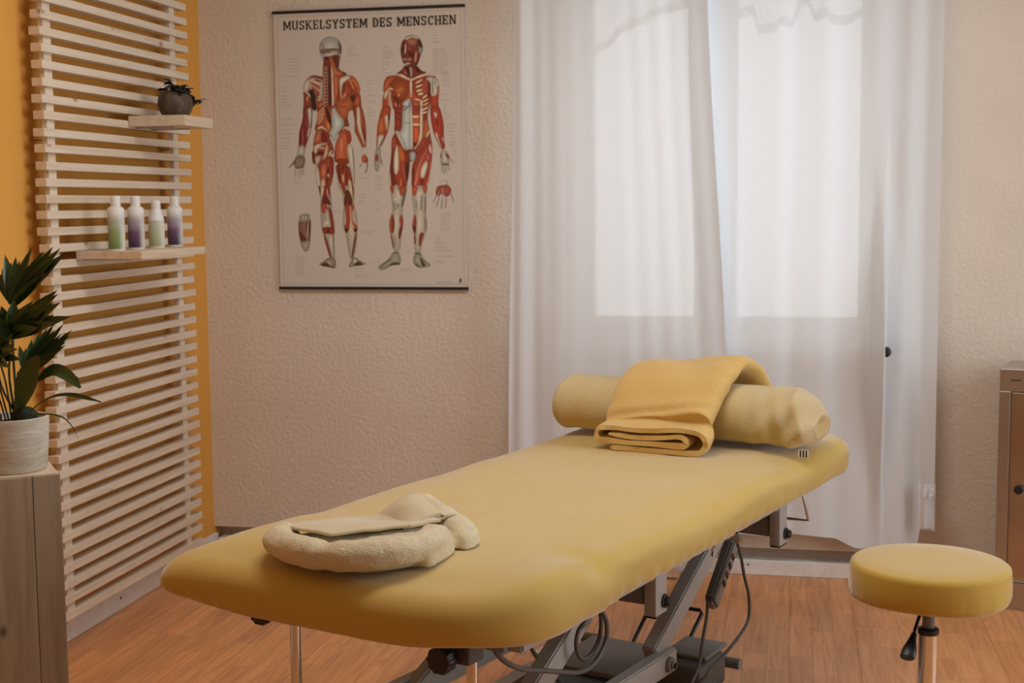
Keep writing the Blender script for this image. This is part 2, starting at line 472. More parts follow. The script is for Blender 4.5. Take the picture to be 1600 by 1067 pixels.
# ------------------------------------------------------------------ bottles
def bottle_mat(name, col, a, b):
    t = NT(name); tc = t.add('ShaderNodeTexCoord'); sp = t.add('ShaderNodeSeparateXYZ'); t.link(tc.outputs['Object'], sp.inputs[0])
    mr = t.add('ShaderNodeMapRange'); mr.inputs['From Min'].default_value = 0; mr.inputs['From Max'].default_value = .125
    t.link(sp.outputs['Z'], mr.inputs['Value'])
    c = t.ramp(mr.outputs[0], [(.03, b), (.42, a), (.70, tuple(.5*x+.38 for x in a)), (.84, (.82, .81, .79))])
    half = t.add('ShaderNodeMapRange'); half.inputs['From Min'].default_value = -.004; half.inputs['From Max'].default_value = .010; half.inputs['To Max'].default_value = .72
    t.link(sp.outputs['Y'], half.inputs['Value'])
    c = t.mix(c, (.80, .78, .74), half.outputs[0])
    # white flower print towards one side of the label
    v = t.coords('Object', (60, 60, 45)); vo = t.add('ShaderNodeTexVoronoi'); vo.inputs['Scale'].default_value = 1.0; t.link(v, vo.inputs['Vector'])
    side = t.add('ShaderNodeMapRange'); side.inputs['From Min'].default_value = .006; side.inputs['From Max'].default_value = .014
    t.link(sp.outputs['Y'], side.inputs['Value'])
    low = t.add('ShaderNodeMapRange'); low.inputs['From Min'].default_value = .075; low.inputs['From Max'].default_value = .045
    t.link(sp.outputs['Z'], low.inputs['Value'])
    mu = t.add('ShaderNodeMath', operation='MULTIPLY'); t.link(side.outputs[0], mu.inputs[0]); t.link(low.outputs[0], mu.inputs[1])
    pet = t.ramp(vo.outputs['Distance'], [(.35, (1, 1, 1)), (.6, (.15, .15, .15))])
    mu2 = t.add('ShaderNodeMath', operation='MULTIPLY'); t.link(mu.outputs[0], mu2.inputs[0]); t.link(pet, mu2.inputs[1])
    c = t.mix(c, (.82, .78, .60), mu2.outputs[0])
    # fine lines of lettering
    wv = t.add('ShaderNodeTexWave', bands_direction='Z'); wv.inputs['Scale'].default_value = 70; wv.inputs['Distortion'].default_value = 2
    t.link(tc.outputs['Object'], wv.inputs['Vector'])
    band = t.ramp(mr.outputs[0], [(.60, (0, 0, 0)), (.64, (.3, .3, .3)), (.82, (.3, .3, .3)), (.86, (0, 0, 0))])
    mu3 = t.add('ShaderNodeMath', operation='MULTIPLY'); t.link(wv.outputs['Fac'], mu3.inputs[0]); t.link(band, mu3.inputs[1])
    c = t.mix(c, tuple(x*.6 for x in a), mu3.outputs[0])
    t.link(c, t.b.inputs['Base Color']); t.set(Roughness=.35)
    return t.m
white_pl = plain('white_plastic', (.84, .83, .81), .35, 0, .01)
GR = ((.30, .37, .17), (.15, .24, .07)); PU = ((.17, .09, .16), (.045, .018, .055)); PG = ((.52, .54, .36), (.33, .37, .19))
def bottle(x, y, label, cols, h=.162, cone=False):
    t = thing('bottle', (x, y, 1.1735), label, 'bottle', rz=R(-35))
    t['group'] = 'care bottles on the slat shelf'
    rb = .0245
    if cone: prof = [(0, 0), (rb-.002, 0), (rb, .003), (rb, .088), (rb-.001, .092), (.0165, .118), (.0155, .121), (0, .121)]
    else: prof = [(0, 0), (rb-.002, 0), (rb, .003), (rb, .122), (rb-.002, .126), (.016, .130), (0, .130)]
    mt = bottle_mat('bottle_print', None, *cols)
    turned('body', prof, white_pl, t, 28)
    lz = .086 if cone else .112
    bm = bmesh.new(); lathe(bm, [(rb+.0003, .006), (rb+.0003, lz)], 28)
    autosmooth(from_bm('label_print', bm, mt, t))
    z0 = .1205 if cone else .1295
    turned('cap', [(0, z0), (.0145, z0), (.0150, z0+.002), (.0142, h-.004), (.0125, h), (0, h)], white_pl, t, 24)
    return t
bottle(.178, -1.018, 'white bottle with a green label, leftmost on the slat shelf', GR)
bottle(.178, -.893, 'white bottle with a purple label between the two green bottles', PU)
bottle(.182, -.765, 'shorter white bottle with a pale green label and sloping shoulders', PG, .148, True)
bottle(.180, -.628, 'white bottle with a purple label, rightmost on the slat shelf', PU)

# ------------------------------------------------------------------ small plant on the upper shelf
sp = thing('potted_plant', (.182, -.600, 1.589), 'small dark trailing plant in a round brown pot on the upper shelf', 'plant')
def pot_mat():
    t = NT('dark_streaked_pot'); v = t.coords('Object', (70, 70, 9))
    g = t.noise(v, 1.0, 5, .6, .6)
    t.link(t.ramp(g, [(.3, (.035, .022, .014)), (.55, (.095, .062, .038)), (.8, (.19, .14, .085))]), t.b.inputs['Base Color'])
    t.set(Roughness=.5); t.bump(g, .2, .003); return t.m
turned('pot', [(0, 0), (.036, 0), (.040, .003), (.052, .022), (.0565, .042), (.054, .062), (.046, .080), (.041, .084), (.038, .083), (.043, .074), (.040, .068), (0, .066)], pot_mat(), sp, 40)
turned('soil', [(0, .068), (.0415, .068), (.040, .072), (.02, .077), (0, .079)], M['soil'], sp, 20)
def leaflet_mesh(name, m, L=.017, W=.011):
    bm = bmesh.new(); vs = []
    n = 5
    for i in range(n):
        t = i/(n-1); w = W*math.sin(math.pi*min(.97, t*.9+.06)); z = -.35*L*t*t
        vs.append([bm.verts.new((L*t, s*w*.5, z - (.0022 if s else 0))) for s in (-1, 0, 1)])
    for a, b in zip(vs, vs[1:]):
        for k in (0, 1): bm.faces.new((a[k], a[k+1], b[k+1], b[k]))
    me = bpy.data.meshes.new(name); bm.to_mesh(me); bm.free(); me.materials.append(m)
    for p in me.polygons: p.use_smooth = True
    return me
lm = [leaflet_mesh('leaf', M['leaf2']), leaflet_mesh('leaf', M['leafred']), leaflet_mesh('leaf', M['leaf2'], .021, .014)]
random.seed(21)
shoots = [((0, -.012, .072), (.0, -.040, .100), (.006, -.056, .118)), ((.01, -.012, .075), (.018, -.040, .094), (.030, -.054, .098)),
          ((0, .0, .076), (.0, -.012, .094), (.003, -.018, .105)), ((0, .008, .076), (.008, .014, .096), (.016, .022, .104)),
          ((0, .015, .074), (.010, .034, .094), (.020, .052, .096)), ((.008, .022, .072), (.018, .046, .078), (.026, .058, .060)),
          ((.012, .02, .072), (.030, .044, .070), (.038, .056, .050)), ((.02, .018, .072), (.034, .060, .060), (.046, .084, .062)),
          ((.02, 0, .074), (.034, .0, .080), (.044, .004, .072)), ((.02, .012, .074), (.036, .022, .076), (.045, .03, .060)),
          ((-.02, .0, .074), (-.03, .0, .090), (-.04, .006, .096)), ((.01, -.02, .074), (.026, -.026, .084), (.036, -.032, .078))]
for i, sh in enumerate(shoots):
    pts = catmull(sh, 6)
    tube('stem', pts, .0011, M['leafred'], sp, 5)
    for k in range(2, len(pts)):
        for s in (-1, 1):
            o = link('leaf', lm[random.choice((0, 0, 2, 1 if i in (2, 3, 4) else 0))], None, sp)
            d = (pts[k]-pts[k-1]).normalized(); a = math.atan2(d.y, d.x) + s*random.uniform(.5, 1.5)
            o.location = pts[k]; o.rotation_euler = (random.uniform(-.5, .5), random.uniform(-.5, .5), a)
            sc = random.uniform(.75, 1.15); o.scale = (sc, sc, sc)

# ------------------------------------------------------------------ wooden plinth box with the palm
pa = R(52); PD = Vector((math.sin(pa), math.cos(pa), 0)); PN = Vector((-math.cos(pa), math.sin(pa), 0))
PLX, PLY, PLH = .30, .27, .693
pl0 = Vector((.5, -1.94, 0)) - PD*PLX
plinth = thing('wooden_plinth', pl0, 'tall weathered pine box standing under the potted palm', 'box', rz=math.atan2(PD.y, PD.x))
# front boards (local x along the front, y = depth)
xs = [0, .105, .238, PLX]
for a, b in zip(xs, xs[1:]):
    box('front_board', a+.0006, b-.0006, 0, .018, 0, PLH, M['pine'], plinth, .0015)
for a, b in zip(xs, xs[1:]):
    box('back_board', a+.0006, b-.0006, PLY-.018, PLY, 0, PLH, M['pine'], plinth, .0015)
for x0 in (0, PLX-.018):
    box('side_board', x0, x0+.018, .0185, PLY-.0185, 0, PLH-.019, M['pine'], plinth, .0015)
box('top_board', 0, PLX, .0185, PLY-.0185, PLH-.0185, PLH-.0005, M['shelfwood'], plinth, .0015)

PC = Vector((.358, -1.900, PLH))
palm = thing('potted_palm', PC, 'dark green fan palm in a pale textured pot on the pine box', 'plant')
def palepot():
    t = NT('pale_rough_ceramic'); v = t.coords('Object', (14, 14, 60)); g = t.noise(v, 1.0, 5, .65, .6)
    v2 = t.coords('Object', (60, 60, 60)); g2 = t.noise(v2, 1, 3)
    t.link(t.ramp(g, [(.3, (.50, .45, .36)), (.6, (.66, .62, .53)), (.8, (.72, .68, .60))]), t.b.inputs['Base Color'])
    t.set(Roughness=.75); n = t.bump(g, .5, .004); t.bump(g2, .25, .003, n); return t.m
turned('pot', [(0, 0), (.071, 0), (.075, .004), (.080, .06), (.0835, .118), (.083, .124), (.079, .126), (.0755, .124), (.074, .110), (0, .106)], palepot(), palm, 48)
turned('soil', [(0, .104), (.0735, .104), (.070, .109), (.03, .115), (0, .117)], M['soil'], palm, 24)
bm = bmesh.new(); bmesh.ops.create_uvsphere(bm, u_segments=20, v_segments=12, radius=1)
for v in bm.verts:
    f = 1+.08*nz(v.co.x, v.co.y, v.co.z, 2.5); v.co = Vector((v.co.x*.032*f, v.co.y*.030*f, v.co.z*.026*f)) + Vector((.040, -.012, .126))
from_bm('moss_ball', bm, plain('dark_moss', (.015, .022, .010), .9, 0, .5, 120, .8), palm, True)
bm = bmesh.new(); bmesh.ops.create_uvsphere(bm, u_segments=20, v_segments=12, radius=1)
for v in bm.verts:
    f = 1+.05*nz(v.co.x, v.co.y, v.co.z, 3); v.co = Vector((v.co.x*.024*f, v.co.y*.024*f, v.co.z*.020*f)) + Vector((-.030, -.035, .126))
from_bm('stone', bm, plain('striped_stone', (.06, .05, .04), .7, 0, .5, 60), palm, True)

def blade(bm, a, b, w, sag=.0, nrm=None, n=7, fold=.35):
    """a long folded leaf segment from a to b"""
    a, b = Vector(a), Vector(b); t = (b-a); L = t.length; t.normalize()
    nn = Vector(nrm) if nrm else Vector((.25, -1, .25)); s = t.cross(nn).normalized(); up = s.cross(t).normalized()
    rows = []
    for i in range(n):
        q = i/(n-1); ww = w*(.25+.75*math.sin(math.pi*min(1, q*.55+.18)))*(1-q**3.2) + .0003
        c = a + t*(L*q) + Vector((0, 0, -sag*L*q*q)) + up*(.0)
        rows.append([bm.verts.new(c - s*ww*.5 + up*ww*fold), bm.verts.new(c), bm.verts.new(c + s*ww*.5 + up*ww*fold)])
    for x, y in zip(rows, rows[1:]):
        for k in (0, 1): bm.faces.new((x[k], x[k+1], y[k+1], y[k]))
FR = [
 [[0.3466,-1.8491,1.0785],[[0.2759,-1.805,1.1501],[0.3021,-1.8056,1.1913],[0.3387,-1.819,1.1872],[0.3588,-1.8363,1.1788],[0.3975,-1.8455,1.2106],[0.4347,-1.8593,1.202],[0.4618,-1.8629,1.2124],[0.4845,-1.8688,1.2096],[0.4977,-1.867,1.2006],[0.4766,-1.8624,1.1872],[0.4523,-1.8708,1.155]], .029],
 [[0.3781,-1.9111,1.0121],[[0.3048,-1.9182,1.0893],[0.337,-1.9452,1.062],[0.3513,-1.9099,1.077],[0.3801,-1.9024,1.0915],[0.4399,-1.921,1.0901],[0.51,-1.9347,1.1161],[0.5221,-1.9535,1.1087],[0.5332,-1.9633,1.0907],[0.5627,-1.9707,1.0598],[0.5291,-1.9789,1.0473],[0.4792,-1.9701,1.0332],[0.3418,-1.9682,1.0274]], .034],
 [[0.3889,-1.8774,0.9187],[[0.4064,-1.844,1.009],[0.4347,-1.8573,1.0225],[0.4613,-1.8711,1.0345],[0.4937,-1.8848,1.0359],[0.5178,-1.8915,1.0219],[0.5188,-1.9027,1.0111],[0.5103,-1.9059,0.9966],[0.509,-1.9071,0.9879],[0.4976,-1.9104,0.9792],[0.4795,-1.9056,0.9622],[0.3834,-1.8401,0.9932],[0.3484,-1.8386,0.9774]], .020],
 [[0.3367,-1.9151,0.9554],[[0.2852,-1.9196,1.015],[0.4004,-1.9468,1.0186],[0.4289,-1.9752,0.9853],[0.4432,-1.9849,0.9618],[0.33,-1.9717,0.9177],[0.4222,-2.0013,0.9446],[0.3748,-1.9425,1.0121]], .024]]
root = Vector((.362, -1.895, PLH+.112))
random.seed(5)
for h, tips, w in FR:
    h = Vector(h)
    tube('frond_stem', [root + Vector((random.uniform(-.02, .02), random.uniform(-.02, .02), 0)), root.lerp(h, .55)+Vector((random.uniform(-.012, .0), 0, 0)), h], lambda t: .0034-.0012*t, M['stem'], palm, 6, org=PC, smoothpts=6)
    for i, tp in enumerate(tips):
        tp = Vector(tp); bm = bmesh.new()
        blade(bm, h, tp, w, 0, (random.uniform(-.1, .5), -1, random.uniform(-.1, .5)))
        # a second narrower blade between neighbours keeps the fan closed
        o = from_bm('leaf_blade', bm, M['leaf'], palm, True, org=PC)
        if i+1 < len(tips):
            q = Vector(tips[i+1])
            if (q-tp).length < .075:
                bm = bmesh.new(); mid = h + ((tp+q)/2-h)*random.uniform(.72, .88)
                blade(bm, h, mid, w*.95, 0, (random.uniform(-.1, .5), -1, random.uniform(-.1, .5)))
                from_bm('leaf_blade', bm, M['leaf'], palm, True, org=PC)
def arch(pts, wf, m=M['leaf']):
    P = catmull(pts, 6); bm = bmesh.new(); rows = []; n = len(P)
    for i, p in enumerate(P):
        t = (P[min(i+1, n-1)]-P[max(i-1, 0)]).normalized(); s = t.cross(Vector((.2, -1, .35))).normalized(); up = s.cross(t).normalized()
        w = wf(i/(n-1)); rows.append([bm.verts.new(p-s*w*.5+up*w*.12), bm.verts.new(p), bm.verts.new(p+s*w*.5+up*w*.12)])
    for a, b in zip(rows, rows[1:]):
        for k in (0, 1): bm.faces.new((a[k], a[k+1], b[k+1], b[k]))
    return from_bm('leaf_blade', bm, m, palm, True, org=PC)
arch([[0.3948,-1.9162,0.8294],[0.4226,-1.9257,0.8806],[0.4562,-1.936,0.9122],[0.4996,-1.9453,0.9346],[0.5429,-1.9582,0.9223],[0.5789,-1.9737,0.8988]], lambda t: .003 if t < .35 else .003+.026*math.sin(math.pi*(t-.35)/.66)**.8)
arch([[0.53,-1.952,0.928],[0.548,-1.958,0.925],[0.566,-1.965,0.921],[0.574,-1.968,0.917]], lambda t: .008*(1-t)+.001)
arch([[0.4036,-1.9151,0.822],[0.446,-1.9236,0.854],[0.4939,-1.9322,0.874],[0.543,-1.9422,0.8778],[0.5888,-1.954,0.8715],[0.6243,-1.9677,0.8669]], lambda t: .003+.007*math.sin(math.pi*t**1.6)**2)
arch([[0.3818,-1.9203,0.8148],[0.429,-1.93,0.8263],[0.4757,-1.9403,0.8319],[0.5193,-1.9523,0.8273],[0.5527,-1.968,0.8072],[0.5745,-1.9864,0.7845]], lambda t: .0025+.0022*math.sin(math.pi*t)-.0022*t)
arch([[0.3919,-1.9175,0.8221],[0.4055,-1.9312,0.8617],[0.4277,-1.9431,0.9008],[0.4525,-1.9545,0.9395],[0.4773,-1.9669,0.969]], lambda t: .004 if t < .12 else .004+.050*math.sin(math.pi*min(1, (t-.12)/.88))**.7)
for dx, dz, lean in ((-.03, .13, -.05), (.0, .15, -.02), (.015, .12, .02), (-.015, .17, -.06)):
    tube('frond_stem', [root+Vector((dx*.5, -.01, 0)), root+Vector((dx*.5+lean*.4, -.015, dz*.6)), root+Vector((dx*.5+lean, -.02, dz))], .0022, M['stem'], palm, 5, org=PC, smoothpts=4)

